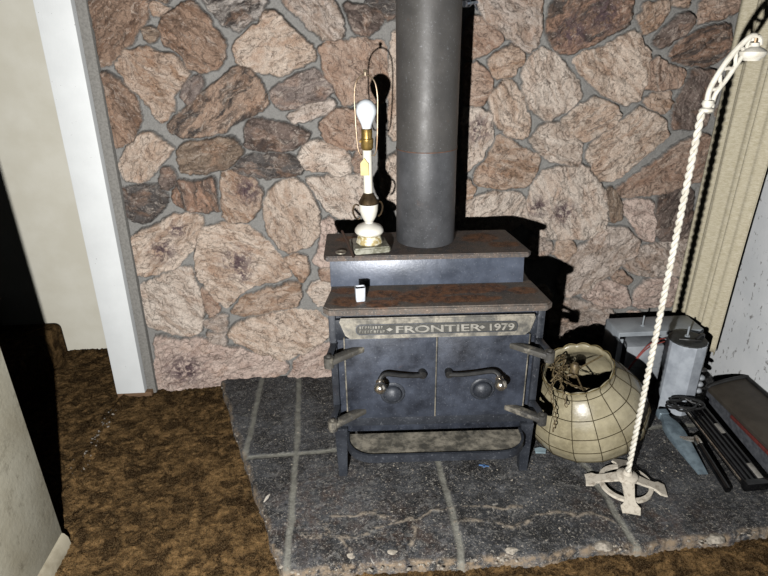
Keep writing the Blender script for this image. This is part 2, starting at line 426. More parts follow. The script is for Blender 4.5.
ST = [ # frame, polygon (crop px), palette, grain angle (deg, image), stains [(x, y, r)], height
 (A, [(30,0),(285,0),(285,60),(265,105),(235,130),(190,190),(90,275),(72,200),(45,110)], 'rust', -45),
 (A, [(300,2),(370,30),(345,60),(308,50)], 'tan', 0),
 (A, [(330,110),(345,65),(400,40),(455,10),(520,70),(540,105),(590,150),(595,230),(560,270),(500,290),(455,270),(430,230),(390,200),(345,160)], 'rust', 40),
 (A, [(265,125),(300,110),(325,135),(310,165),(275,160)], 'brown', 0),
 (A, [(145,260),(190,210),(270,185),(400,235),(455,290),(420,345),(380,385),(390,440),(350,485),(310,460),(285,400),(200,330)], 'tan', 35),
 (A, [(90,290),(130,300),(200,350),(245,400),(250,500),(215,570),(160,590),(130,580),(110,480)], 'rust', 60),
 (A, [(415,390),(440,340),(490,300),(505,325),(480,380),(440,415)], 'mauve', -50),
 (A, [(370,500),(430,440),(520,360),(620,290),(660,270),(700,285),(735,330),(765,400),(740,450),(640,490),(560,535),(430,550),(380,530)], 'dstreak', -38),
 (A, [(510,0),(760,0),(740,50),(690,95),(640,115),(570,80),(530,40)], 'mott', -20),
 (D, [(50,200),(80,150),(150,110),(180,50),(220,55),(300,130),(375,190),(370,240),(290,270),(230,305),(150,290),(80,260)], 'cream', -20),
 (D, [(240,-10),(450,-10),(480,60),(490,130),(465,160),(400,150),(330,80)], 'greyc', 50),
 (D, [(497,20),(560,18),(640,50),(650,80),(590,145),(540,130),(520,90)], 'dbrown', 20),
 (D, [(575,-6),(705,-6),(760,60),(655,78),(645,38)], 'slate', 0),
 (D, [(395,190),(440,165),(590,160),(660,180),(670,320),(640,420),(560,400),(500,410),(460,370),(420,290)], 'rtan', 60),
 (D, [(200,370),(300,300),(385,275),(430,330),(445,375),(395,400),(250,440),(215,410)], 'mauve', -15),
 (D, [(265,465),(330,430),(440,400),(465,420),(400,460),(300,495)], 'greyc', -15),
 (D, [(400,500),(440,450),(500,425),(560,440),(575,520),(560,600),(480,590),(420,550)], 'rtan', 30),
 (D, [(690,140),(760,80),(760,575),(685,560),(675,380)], 'cream', 90),
 (B, [(165,140),(200,80),(250,30),(300,12),(350,50),(385,75),(360,110),(310,170),(260,205),(190,200)], 'cream', -50),
 (B, [(400,100),(420,60),(520,45),(620,25),(660,70),(660,110),(600,155),(480,180),(420,170)], 'brown', -15),
 (E_, [(55,160),(110,105),(200,100),(290,105),(335,170),(280,185),(190,195),(100,180)], 'slate', 10),
 (E_, [(92,45),(115,-35),(200,-35),(310,-5),(355,15),(340,60),(240,85),(110,75)], 'dbrown', 5),
 (B, [(325,215),(345,160),(380,160),(400,200),(365,240)], 'dbrown', 0),
 (B, [(175,240),(260,220),(340,235),(360,275),(330,330),(270,370),(205,360),(185,300)], 'slate', 5),
 (B, [(380,280),(410,205),(480,215),(555,195),(565,320),(520,335),(430,310)], 'rdark', 80),
 (B, [(580,180),(620,165),(700,190),(745,250),(735,320),(690,360),(620,370),(580,340),(590,250)], 'tan', 50, [(690,240,60)]),
 (B, [(216,440),(290,390),(400,345),(460,335),(510,355),(490,420),(450,490),(400,545),(320,575),(245,592),(235,540),(220,500)], 'cream', -35, [(345,485,60),(400,400,40)]),
 (None, [(193.5,255),(201,230),(220,224),(245,226),(261,235),(270,250),(285,263),(291,277),(250,288),(235,298),(226,308),(216,297),(201,278),(196,270)], 'cream', 20, [(237,263,18),(243,275,10)]),
 (E_, [(175,330),(190,260),(240,215),(310,195),(350,240),(400,340),(390,420),(350,470),(280,485),(230,475),(195,410)], 'cream', 70),
 (E_, [(310,120),(350,60),(400,40),(490,75),(520,120),(510,170),(470,180),(380,165),(330,150)], 'pale', 0),
 (E_, [(345,195),(420,200),(470,185),(575,180),(590,260),(560,340),(480,355),(430,325),(390,270)], 'pale', 45),
 (E_, [(530,110),(560,85),(600,90),(600,170),(535,165)], 'rtan', 0),
 (E_, [(640,130),(700,100),(765,90),(765,330),(690,310),(650,250)], 'pale', 90),
 (E_, [(410,365),(440,355),(480,390),(430,440),(450,540),(400,550),(370,530),(400,470)], 'pink', 60),
 (G, [(255,15),(290,-8),(340,10),(358,65),(325,105),(295,60)], 'tan', 30),
 (G, [(395,60),(450,50),(455,105),(400,100)], 'rtan', 0),
 (G, [(350,145),(375,110),(450,105),(420,200),(395,195)], 'pale', 0),
 (C_, [(250,130),(300,100),(430,45),(460,55),(500,160),(510,250),(490,310),(420,320),(330,300),(285,285),(260,200)], 'pale', 40),
 (C_, [(505,125),(545,150),(575,225),(540,250),(512,215)], 'rtan', 60),
 (C_, [(510,270),(600,240),(605,300),(560,300),(515,290)], 'greyc', 0),
 (C_, [(512,312),(600,310),(600,352),(545,345)], 'greyc', 0),
 (G, [(45,230),(80,180),(180,140),(310,100),(325,160),(300,210),(200,225),(90,245)], 'tan', -15),
 (G, [(35,310),(60,275),(180,240),(320,225),(390,225),(430,270),(435,330),(350,385),(250,415),(150,380),(50,330)], 'cream', 35),
 (None, [(153.5,336),(181,342),(196,338.5),(216,343),(241,350),(262,357),(288,364),(283,376),(250,379),(222,386),(216,396),(158,398),(155,366)], 'pink', -30, [(185,370,25)]),
 (G, [(300,430),(400,362),(520,345),(560,480),(560,520),(270,500)], 'pink', -20),
 (Hh, [(75,-8),(345,-8),(340,60),(330,185),(290,210),(230,160),(110,70)], 'greyc', 45),
 (Hh, [(65,70),(100,80),(190,150),(150,195),(70,230),(40,230),(40,90)], 'rtan', 30),
 (Hh, [(130,250),(200,190),(225,180),(265,215),(265,260),(220,310),(160,305)], 'tan', 0),
 (Hh, [(40,260),(90,250),(140,300),(140,370),(100,420),(35,415)], 'rtan', 0),
 (Hh, [(130,390),(180,330),(220,325),(270,380),(300,500),(275,555),(220,550),(160,500)], 'cream', 60),
 (Hh, [(30,440),(100,435),(140,460),(145,560),(100,640),(45,690),(25,600)], 'pale', 100, [(90,520,60)]),
 (Hh, [(360,110),(380,40),(420,-8),(710,-8),(700,80),(640,130),(520,190),(430,215),(400,195)], 'rdark', -30, [(470,130,70),(600,60,70)]),
 (Hh, [(265,330),(290,240),(360,195),(440,250),(490,330),(510,390),(460,440),(370,480),(310,440)], 'pale', 60),
 (K, [(0,230),(130,190),(225,125),(265,140),(270,180),(300,210),(285,290),(255,400),(200,425),(90,355),(25,290)], 'cream', 45),
 (Hh, [(425,490),(500,430),(570,390),(640,430),(660,470),(600,520),(510,570),(470,540)], 'cream', -30),
 (I_, [(295,40),(330,0),(370,-30),(430,-20),(500,60),(510,130),(480,145),(400,130),(340,90)], 'pale', 30),
 (I_, [(75,190),(130,120),(170,25),(260,70),(340,105),(320,180),(290,230),(180,235),(90,220)], 'tan', 15),
 (I_, [(0,300),(90,270),(160,250),(250,260),(275,290),(245,400),(0,420)], 'pale', -50),
 (I_, [(20,210),(50,200),(75,235),(50,280),(10,290)], 'tan', 0),
 (I_, [(275,310),(310,230),(360,160),(480,150),(515,145),(560,200),(600,260),(600,390),(550,430),(450,440),(350,430),(300,400),(250,370)], 'pale', 60, [(330,310,50),(430,330,60)]),
 (None, [(589,156),(597.5,181),(612.5,181),(632.5,167.5),(655,147.5),(670,135),(666,120),(642,107.5),(623.5,122.5),(591,144)], 'cream', -40),
 (L_, [(225,245),(300,190),(400,120),(480,60),(590,10),(650,120),(600,200),(500,225),(380,260),(270,270)], 'rtan', -30),
 (L_, [(185,250),(205,235),(240,270),(255,350),(210,365),(190,300)], 'brown', 80),
 (L_, [(245,285),(380,285),(380,440),(330,440),(280,360)], 'pink', 30),
 (L_, [(400,250),(540,235),(530,430),(390,440)], 'dbrown', -50),
 (J, [(235,300),(240,230),(260,190),(300,150),(310,120),(400,60),(430,30),(490,30),(560,90),(540,140),(490,175),(430,230),(330,290),(270,310)], 'greyc', -40),
 (I_, [(395,500),(405,450),(460,450),(480,485),(440,530)], 'tan', 0),
 (I_, [(300,430),(380,450),(390,500),(300,515)], 'greyc', 0),
 (J, [(495,185),(570,110),(690,85),(760,80),(740,220),(600,225),(520,205)], 'greyc', 30),
 (J, [(320,300),(430,240),(510,280),(525,340),(500,355),(420,345)], 'pink', 20),
 (J, [(445,215),(480,205),(530,240),(510,260),(460,245)], 'rtan', 0),
 (J, [(540,290),(600,240),(720,235),(700,350),(540,350)], 'pink', 0),
 (J, [(190,380),(270,320),(310,320),(440,360),(480,400),(400,470),(300,500),(190,480)], 'greyc', 20),
 (K, [(245,70),(290,10),(385,10),(345,90),(280,135)], 'tan', -50),
 (K, [(315,170),(350,120),(450,50),(470,80),(440,130),(360,185)], 'dbrown', -35),
 (K, [(375,215),(430,160),(520,115),(615,90),(640,180),(560,250),(490,265),(400,245)], 'rdark', -20),
 (K, [(490,70),(510,10),(540,-8),(670,-8),(640,50),(590,70),(500,85)], 'rtan', 0),
 (K, [(275,350),(300,260),(330,225),(380,270),(440,285),(420,340),(330,360)], 'rtan', 70),
 (K, [(275,400),(330,375),(385,370),(390,410),(355,450),(300,425)], 'tan', 20),
 (K, [(420,380),(460,290),(530,275),(570,300),(560,380),(520,510),(400,520),(390,450)], 'dbrown', 60),
 (K, [(390,8),(460,0),(460,20),(420,30)], 'tan', 0),
 (K, [(690,40),(800,-8),(840,150),(700,230),(660,160)], 'mauve', 0),
]
def stone_wall():
    x0, x1 = -.892, 1.60
    xs = np.arange(x0, x1+1e-6, .0032)
    zs = np.concatenate([np.arange(0, 1.66, .0032), np.arange(1.67, 2.4, .013)])
    X, Zz = np.meshgrid(xs, zs)
    Hgt = np.zeros_like(X); stone = np.zeros_like(X); stain = np.zeros_like(X)
    col = np.ones(X.shape+(4,)); col2 = np.ones(X.shape+(4,)); grain = np.zeros(X.shape+(3,))
    warpx = (vnoise(X, Zz, 22, 1, 3)-.5)*.022 + (vnoise(X, Zz, 90, 5, 2)-.5)*.008; warpz = (vnoise(X, Zz, 22, 2, 3)-.5)*.022 + (vnoise(X, Zz, 90, 6, 2)-.5)*.008
    polys = []
    FR = WALL_Y-.02
    for s in ST:
        fr, pts, pal, ang = s[:4]; stn = s[4] if len(s) > 4 else []
        f = (lambda x, y: (fr[0]+x/4, fr[1]+y/4)) if fr else (lambda x, y: (x, y))
        P = []
        for x, y in pts:
            w = on_y(*f(x, y), FR); P.append((w[0], w[2]))
        SS = []
        for x, y, r in stn:
            w = on_y(*f(x, y), FR); SS.append((w[0], w[2], r/(4 if fr else 1)*.0037))
        polys.append((P, pal, -ang, SS))
    # plain filler stones where the photograph shows nothing (above the frame, behind the boxes)
    def clear(cx, cz, r):
        for P, *_ in polys:
            if np.hypot(np.mean([p[0] for p in P])-cx, np.mean([p[1] for p in P])-cz) < .6:
                d = seg_dist(np.array([cx]), np.array([cz]), P, True)[0]
                if d < r or inside(np.array([cx]), np.array([cz]), P)[0]: return False
        return True
    names = ['tan', 'cream', 'rtan', 'brown', 'greyc', 'pink', 'dbrown', 'pale']
    tries = [(random.uniform(x0+.08, x1-.05), random.uniform(.05, 2.35)) for _ in range(6000)]
    for r in (.10, .075, .05):
        for cx, cz in tries:
            if 1.46 > cz > .40 and cx < .95: continue
            if cx < -.2 and cz < .45: continue
            if clear(cx, cz, r+.012):
                n = random.choice((6, 7, 8)); a0 = random.random()*6; el = random.uniform(1.0, 1.25)
                P = [(cx+r*el*random.uniform(.88, 1.08)*cos(a0+2*pi*k/n), cz+r*random.uniform(.88, 1.08)*sin(a0+2*pi*k/n)) for k in range(n)]
                polys.append((P, random.choice(names), random.uniform(-60, 60), []))
    for i, (P, pal, ang, SS) in enumerate(polys):
        # round the corners slightly
        Q = []
        for k in range(len(P)):
            p, q = np.array(P[k]), np.array(P[(k+1) % len(P)])
            Q += [tuple(p*.88+q*.12), tuple(p*.12+q*.88)]
        xsq = [p[0] for p in Q]; zsq = [p[1] for p in Q]
        sel = (slice(max(0, np.searchsorted(zs, min(zsq)-.03)), np.searchsorted(zs, max(zsq)+.03)),
               slice(max(0, np.searchsorted(xs, min(xsq)-.03)), np.searchsorted(xs, max(xsq)+.03)))
        XX = X[sel]+warpx[sel]; ZZ = Zz[sel]+warpz[sel]
        if XX.size == 0: continue
        d = seg_dist(XX, ZZ, Q, True); ins = inside(XX, ZZ, Q); sd = np.where(ins, d, -d) + .0085
        cx, cz = np.mean(xsq), np.mean(zsq)
        m = np.clip((sd+.001)/.0045, 0, 1)
        edge = np.clip((sd+.002)/.011, 0, 1); edge = 1-(1-edge)**2.4
        r = np.random.default_rng(100+i)
        tilt = (XX-cx)*r.uniform(-.08, .08)+(ZZ-cz)*r.uniform(-.08, .08)
        ca, sa = cos(radians(ang)), sin(radians(ang))
        U = (XX-cx)*ca+(ZZ-cz)*sa; V = -(XX-cx)*sa+(ZZ-cz)*ca
        rough = (vnoise(U, V*1.6, 13, 200+i, 4)-.5)*.030 - np.clip(.05-np.abs(vnoise(U, V*1.8, 16, 300+i, 4)-.5), 0, 1)*.13
        h = edge*(r.uniform(.018, .028)+tilt+rough)
        Hgt[sel] = np.maximum(Hgt[sel], h)
        c, c_2 = (np.array(lin(v)) for v in PAL[pal])
        j = r.uniform(.9, 1.08); c = c*j; c_2 = c_2*r.uniform(.9, 1.1); c[3] = c_2[3] = 1
        mm = m > stone[sel]
        stone[sel] = np.maximum(stone[sel], m)
        for arr, v in ((col, c), (col2, c_2)):
            t_ = arr[sel]; t_[mm] = v; arr[sel] = t_
        t_ = grain[sel]; t_[mm] = np.stack([U, V, np.full_like(U, i*.731)], -1)[mm]; grain[sel] = t_
        for x, z, rr in SS:
            stain[sel] = np.maximum(stain[sel], np.where(mm, np.clip(1.3-np.hypot(X[sel]-x, Zz[sel]-z)/rr, 0, 1), 0))
    Hgt += (vnoise(X, Zz, 60, 77, 3)-.5)*.006
    Hgt[:, X[0] < -.85] *= .3
    P = np.stack([X, WALL_Y-Hgt, Zz], -1)
    # returns at the two ends so the wall has depth
    P = np.concatenate([np.stack([X[:, :1], np.full_like(X[:, :1], WALL_Y+.15), Zz[:, :1]], -1), P, np.stack([X[:, -1:], np.full_like(X[:, :1], WALL_Y+.15), Zz[:, -1:]], -1)], 1)
    ext = lambda a: np.concatenate([a[:, :1], a, a[:, -1:]], 1)
    return grid_obj('wall_back', P, M['stone'], dict(col=ext(col), col2=ext(col2), stone=ext(stone), stain=ext(stain), grain=ext(grain)))
struct(stone_wall(), 'rough fieldstone wall of brown and cream stones in grey mortar')

# ------------------------------------------------------------------ floor
def carpet_grid(name, x0, x1, y0, y1, z, st=.006, seed=3, extra=None):
    X, Y = np.meshgrid(np.arange(x0, x1+1e-6, st), np.arange(y0, y1+1e-6, st))
    Zc = z + np.random.default_rng(seed).random(X.shape)*.008 + vnoise(X, Y, 10, seed, 3)*.008 - .012
    if extra is not None: Zc += extra(X, Y)
    return grid_obj(name, np.stack([X, Y, Zc], -1), M['carpet'])
def seam(X, Y):
    sx = -1.025 + (vnoise(Y, Y*0, 9, 8, 2)-.5)*.03
    return np.where((Y > 1.5) & (Y < 2.2), .014*np.exp(-((X-sx)/.016)**2), 0) - np.where(X < sx, .006, 0)
fl = carpet_grid('floor', -2.6, 1.56, .35, 2.60, .02, .006, extra=seam); struct(fl, 'brown mottled carpet')

# ------------------------------------------------------------------ hearth
def hearth():
    stp = .0042
    x0, x1, y0, y1 = -.64, 1.56, 1.10, 2.19
    X, Y = np.meshgrid(np.arange(x0, x1, stp), np.arange(y0, y1, stp))
    wob = (vnoise(X, Y, 14, 31, 5)-.5)*.05
    lw = lambda pts: [tuple(on_z(x, y, HZ)[:2]) for x, y in pts]
    joints = [lw([(299,376),(297,444),(292,500),(287,570)]), lw([(263,376),(255,410),(245,457)]), lw([(245,458),(292,454),(333,450)]) + [(.9, 1.70), (1.56, 1.72)],
              lw([(425,440),(439,462),(452,512),(464,570)]), lw([(560,440),(588,469),(631,538),(650,560)]), [(1.06, 1.72), (1.02, 2.2)], [(.42, 1.73), (.40, 2.2)]]
    dj = np.full(X.shape, 1e9)
    for p in joints: dj = np.minimum(dj, seg_dist(X+wob*.25, Y+wob*.25, p))
    J_ = np.clip(1-(dj-.007)/.006, 0, 1)
    cracks = [lw([(305,534),(355,538),(372,530),(395,520),(430,513),(452,507)]), lw([(315,522),(342,538),(352,552)]), lw([(455,521),(500,523),(525,526),(536,513),(560,512),(585,514),(618,522)]),
              lw([(462,506),(495,508),(520,507)]), lw([(268,545),(282,552)]), lw([(408,546),(412,520)]), lw([(395,520),(372,512),(330,518)])]
    dc = np.full(X.shape, 1e9)
    for p in cracks: dc = np.minimum(dc, seg_dist(X+wob, Y+(vnoise(X, Y, 18, 33, 5)-.5)*.05, p))
    Ck = np.clip(1.15-(dc)/(.003+.009*vnoise(X, Y, 30, 61, 3)), 0, 1)
    br = np.zeros_like(X)
    for px_, py_, r in ((330,500,.22), (300,520,.2), (620,510,.16), (660,520,.15), (400,540,.2), (690,545,.2)):
        w = on_z(px_, py_, HZ); br = np.maximum(br, np.clip(1.2-np.hypot(X-w[0], Y-w[1])/r, 0, 1))
    # ragged front edge and slanted left edge
    yf = 1.166 + (vnoise(X, X*0, 11, 41, 4)-.5)*.035 + np.clip(X-.5, 0, 2)*.06
    a = np.array([-.617, 2.19]); b = np.array([-.240, 1.166]); nrm = np.array([-(b-a)[1], (b-a)[0]])/np.linalg.norm(b-a)
    dl = (X-a[0])*nrm[0]+(Y-a[1])*nrm[1]; dl = dl + (vnoise(X, Y, 14, 43, 4)-.5)*.02
    de = np.minimum(Y-yf, dl)
    ft = np.clip(1-np.abs(de-.002)/.014, 0, 1)
    Zt = HZ + (vnoise(X, Y, 7, 51, 4)-.5)*.008 + (vnoise(X, Y, 40, 52, 3)-.5)*.004 - J_*.004 + Ck*.0015
    Zt = np.where(de > 0, Zt - np.exp(-np.clip(de, 0, 1)/.006)*.008, 0.0)
    # drop outside the outline straight to below the carpet
    P = np.stack([X, Y, np.where(de > -stp, Zt, -.02)], -1)
    sel = (de <= 0)
    P[..., 2] = np.where(sel, -.02, P[..., 2])
    return grid_obj('hearth', P, M['slate'], dict(joint=J_, crack=Ck, brown=br, front=ft))
struct(hearth(), 'dark slate tile hearth with grey joints')

# ------------------------------------------------------------------ left side: board, opening, near wall, stair
LEAN = Matrix.Identity(4); LEAN[0][2] = .026       # the board and its mortar strip stand slightly out of plumb
struct(MB().box((-1.045, 2.135, .035), (-.925, 2.34, 2.4), .003, LEAN).build('trim_1', M['white_board']), 'white painted board at end of the stone wall')
struct(MB().box((-1.045, 2.14, .0), (-.90, 2.33, .035), .002).build('trim_2', M['brown_block']), 'brown wood block under the white board')
struct(MB().box((-.930, 2.165, .0), (-.888, 2.335, 2.4), .006, LEAN).build('trim_3', simple('grey_mortar_strip', '#8a8883', '#767470', 120, .9, bump=.6)), 'grey mortar strip beside the white board')
struct(MB().box((-2.6, 2.587, -.02), (-.85, 2.68, 2.4)).build('wall_far', M['cream']), 'cream wall beyond the opening')
struct(MB().box((-1.045, .30, -.02), (-.925, 1.355, 2.4), .004).build('wall_left', M['dirty_cream']), 'stained cream wall end beside the opening')
struct(MB().prism([(-.925, -.0), (-.905, 0), (-.909, .045), (-.918, .06), (-.925, .062)], 0, 1.05, m=T(0, .30, 0) @ Matrix(((1,0,0,0),(0,0,1,0),(0,1,0,0),(0,0,0,1)))).build('baseboard_left', M['baseboard']))
def stair():
    mb = MB(); 
    mb.box((-2.6, 1.45, -.02), (-1.44, 2.587, .175), .03, seg=4); mb.box((-2.6, 1.45, .1), (-1.72, 2.587, .36), .03, seg=4)
    return mb.build('carpeted_stair', M['carpet'])
struct(stair(), 'brown carpeted stair in the dark opening')
struct(MB().box((1.545, .35, -.02), (1.66, 2.40, 2.4)).build('wall_right', M['spot_white']), 'speckled white side wall')

# crumbs on the hearth, along the carpet seam
def crumbs(name, label, pts, zf, smin, smax):
    mb = MB()
    for (x, y) in pts:
        s_ = random.uniform(smin, smax)
        q = bmesh.ops.create_icosphere(mb.bm, subdivisions=1, radius=s_)
        m = T(x, y, zf+s_*.35) @ rotm('Z', random.random()*6) @ Matrix.Diagonal((random.uniform(.7, 1.7), random.uniform(.6, 1.1), random.uniform(.4, .7), 1))
        for v in q['verts']: v.co = m @ (v.co*random.uniform(.75, 1.2))
    o = mb.build(name, M['crumb'], smooth=False); o['kind'] = 'stuff'; o['label'] = label; o['category'] = 'debris'
    return o
pts = []
while len(pts) < 520:
    x, y = random.uniform(-.45, 1.2), random.uniform(1.2, 2.0)
    if x < -.24-(y-1.17)*.368+.05: continue
    if random.random() < (1.0 if .0 < x < .65 and y < 1.6 else .35): pts.append((x, y))
crumbs('hearth_grit', 'pale grit scattered over the slate hearth', pts, HZ-.001, .0012, .0032)
pts = []
for k in range(60):
    w = on_z(77+(115-77)*random.random(), 0, 0) if False else None
    u_ = random.random(); pts.append((-1.022+random.gauss(0, .012), 1.66+.4*u_))
crumbs('seam_crumbs', 'pale crumbs along the carpet seam by the opening', pts, .022, .0015, .005)
pts = []
for (a, b, n) in (((222,382),(284,572),70), ((286,571),(500,559),40), ((500,558),(520,552),30), ((595,548),(650,541),30), ((700,540),(725,538),25), ((650,541),(760,531),20)):
    for k in range(n):
        u_ = random.random(); w = on_z(a[0]+(b[0]-a[0])*u_, a[1]+(b[1]-a[1])*u_, HZ); pts.append((w[0]+random.gauss(0, .006), w[1]+random.gauss(0, .008)))
crumbs('mortar_chips', 'pale mortar chips along the broken edge of the hearth', pts, HZ-.007, .002, .006)
for (x, y, s_) in ((512, 551, .02), (604, 546, .022), (716, 539, .024), (352, 557, .02), (392, 553, .018)):
    w = on_z(x, y, HZ-.005); mb = MB(); q = bmesh.ops.create_icosphere(mb.bm, subdivisions=2, radius=s_)
    for v in q['verts']: v.co = Vector((v.co.x*1.3, v.co.y*.8, v.co.z*.4))*random.uniform(.8, 1.15)
    o = mb.build('mortar_lump', M['crumb'], smooth=False, loc=(w[0], w[1], w[2]))
    tag(o, {512: 'pale mortar lump on hearth edge below the stove right leg', 604: 'pale mortar lump on hearth edge below the cross base', 716: 'largest pale mortar lump, near the right end of hearth edge', 352: 'pale mortar lump on hearth edge, leftmost of the five', 392: 'pale mortar lump on hearth edge, second from the left end'}[x], 'debris', 'mortar lumps on the hearth edge')

# ------------------------------------------------------------------ stove
SX, SY = .246, 1.535
stove = thing('wood_stove', 'black steel step-top wood stove with two doors on the slate hearth', 'stove', (SX, SY, HZ), radians(-2.0))
W = .326
# body : shell of sides and back and floor
mb = MB()
mb.box((-W+.014, .012, .17), (W-.014, .335, .628), .004)
mb.box((-W-.002, .165, .60), (W-.034, .335, .742), .003)
mb.build('body', M['stove'], stove)
mb = MB(); mb.box((-W-.002, -.012, .0), (W-.034, .0, .098), .002, T(0, .146, .648) @ rotm('X', radians(-9))); mb.build('riser_panel', M['riser'], stove)
tp = MB().prism([(-.343,-.012),(-.325,-.030),(.325,-.030),(.343,-.012),(.322,.150),(-.322,.150)], .626, .650, bevel=.004)
tp.build('top_plate', M['top'], stove).location = (0, 0, 0)
sp = MB().prism([(-.345,.140),(-.337,.122),(.298,.122),(.308,.138),(.274,.35),(-.348,.35)], .740, .757, bevel=.003)
sp.build('step_plate', M['step'], stove)
# corner posts and legs
for s in (-1, 1):
    MB().box((s*W-.018 if s > 0 else -W-.004, -.004, .165), (s*W+.004 if s > 0 else -W+.018, .33, .63), .003).build('side_panel', M['stove_dark'], stove)
    for y in (-.012, .29):
        xo = s*(W+.004); xi = s*(W-.038); xb = s*(W-.030)
        poly = [(xo, .20), (xi, .20), (xb, .001), (s*(W-.002), .001)]
        MB().prism(poly, 0, .035, m=T(0, y+.035, 0) @ rotm('X', pi/2), bevel=.002).build('leg', M['stove_dark'], stove)
# face frame around the doors
mb = MB()
mb.box((-W+.016, -.004, .205), (W-.016, .012, .248), .003); mb.box((-W+.016, -.004, .53), (W-.016, .012, .60), .003)
mb.build('face_frame', M['stove_dark'], stove)
for s in (-1, 1):
    x0, x1 = (-.283, -.0015) if s < 0 else (.0015, .283)
    door = MB().box((x0, -.020, .247), (x1, .002, .545), .004).build('door', M['stove'], stove)
    e = MB(); xe = x0-.004 if s < 0 else x1-.004
    e.box((xe, -.017, .249), (xe+.008, -.003, .543), .002); e.build('edge_strip', M['dusty'], door)
    if s < 0:
        e = MB(); e.box((-.0035, -.0215, .249), (.0005, -.018, .543), .001); e.build('seam_strip', M['dusty'], door)
    # draft knob
    kx, kz = (-.138, .343) if s < 0 else (.148, .350)
    k = MB(); m = T(kx, -.018, kz) @ rotm('X', pi/2)
    k.lathe([(.040, -.002), (.040, .004), (.036, .007), (.031, .007), (.031, .003)], 36, m, cap=False)
    k.lathe([(.029, .0), (.029, .012), (.027, .016), (.019, .022), (.009, .026), (.001, .027)], 32, m)
    k.build('draft_knob', M['stove_dark'], door)
    # latch handle: rod from the pivot with a coil-and-ball grip
    px0 = -.045 if s < 0 else .038; pz0 = .420
    hx = -.178 if s < 0 else .188; hz_ = .432
    h = MB()
    h.lathe([(.013, 0), (.013, .022), (.010, .026)], 20, T(px0, -.02, pz0) @ rotm('X', pi/2))
    h.tube(catmull([(px0, -.040, pz0), (px0 + s*.03, -.045, pz0+.002), ((px0+hx)/2, -.05, (pz0+hz_)/2+.002), (hx-s*.022, -.053, hz_+.004), (hx-s*.004, -.060, hz_-.002), (hx, -.068, hz_-.014)], 6), .0075, 10)
    hd = h.build('handle', M['black'], door)
    g = MB()
    for q in range(5):
        g.lathe([(.0085, 0), (.013, .003), (.0085, .006)], 20, align((hx, -.066-.004*q, hz_-.012-.0012*q), (hx, -.20, hz_-.05))[0])
    g.sphere((hx, -.090, hz_-.021), .019); g.build('grip', M['chrome'], hd)
    # hinges
    for z in (.505, .275):
        hg = MB(); xin = s*.245; xout = s*.328
        d = Vector((xout-xin, -.066, 0))
        m = T(xin, -.020, z) @ rotm('Z', math.atan2(d.y, d.x))
        hg.box((-.02, -.014, -.010), (d.length, .014, .010), .005, m)
        hg.lathe([(.015, -.017), (.015, .017)], 20, T(xout, -.086, z))
        hg.lathe([(.007, .017), (.007, .022), (.003, .024)], 12, T(xout, -.086, z))
        hg.box((-.012, .0, -.013), (.012, .022, .013), .003, T(xin, -.02, z))
        ho = hg.build('hinge', M['hinge'], door)
        b = MB(); d2 = Vector((xout-s*(W-.01), -.083, 0))
        m2 = T(s*(W-.01), -.002, z+.0) @ rotm('Z', math.atan2(d2.y, d2.x))
        b.box((0, -.007, -.016), (d2.length, .007, -.0125), .001, m2); b.box((0, -.010, .0125), (d2.length, .010, .0165), .001, m2)
        b.build('hinge_bracket', M['stove_dark'], stove)
# nameplate : flared visor with raised lettering
npw = .292
def nm(): return T(0, -.004, .556) @ rotm('X', radians(-16))
pl = MB()
def plate_poly(hw, top, bot, r): 
    return [(-hw, top), (-hw-.004, top-.012), (-hw+.012, bot+.012), (-hw+.028, bot), (hw-.028, bot), (hw-.012, bot+.012), (hw+.004, top-.012), (hw, top)]
vz = lambda: nm() @ rotm('X', pi/2)      # local xy -> plate face, +z towards the room
pl.prism(plate_poly(npw, .050, -.014, .01), -.02, .030, m=vz(), bevel=.004)
plate = pl.build('nameplate', M['plate'], stove)
rc = MB(); rc.prism(rrect(-.246, .000, .240, .030, .013), .0285, .0312, m=vz()); rec = rc.build('recess', M['plate_in'], plate)
rr_ = MB(); rp = rrect(-.246, .000, .240, .030, .013); rr_.tube([(x, y, .031) for x, y in rp], .0016, 6, closed=True, m=vz()); rr_.build('recess_rim', M['stove_dark'], plate)
def text_mesh(txt, size, x, y, ext=.0022, sx=1.0):
    cu = bpy.data.curves.new('lettering', 'FONT'); cu.body = txt; cu.size = size; cu.extrude = ext; cu.offset = size*.018; cu.bevel_depth = .0002
    o = bpy.data.objects.new('tmp', cu); COL.objects.link(o)
    bpy.context.view_layer.update()
    me = bpy.data.meshes.new_from_object(o.evaluated_get(bpy.context.evaluated_depsgraph_get()))
    bpy.data.objects.remove(o); me.transform(vz() @ T(x, y, .0325) @ Matrix.Diagonal((sx, 1, 1, 1))); return me
for txt, size, x, y, sx in (('FRONTIER', .029, -.130, .0045, 1.92), ('1979', .029, .148, .0045, 1.42)):
    me = text_mesh(txt, size, x, y, sx=sx); link('lettering', me, M['letter'], plate)
wl = MB()
for row in (.0045, .0175):                     # two lines of cast lettering worn past reading
    x = -.236
    while x < -.165:
        w_ = random.uniform(.003, .007)
        wl.box((x, row+random.uniform(0, .002), .031), (x+w_*.35, row+.009, .0338), .0006, vz()); wl.box((x, row+random.choice((0, .004, .007)), .031), (x+w_, row+random.choice((.0095, .0085)) if random.random() < .3 else row+.0085, .0335), .0006, vz())
        x += w_+.0032
wl.build('worn_lettering', M['letter'], plate)
for x in (-.146, .132):
    mk = MB(); mk.prism([(x-.010, .015), (x, .021), (x+.010, .015), (x, .009)], .031, .0345, m=vz()); mk.build('ornament', M['letter'], plate)
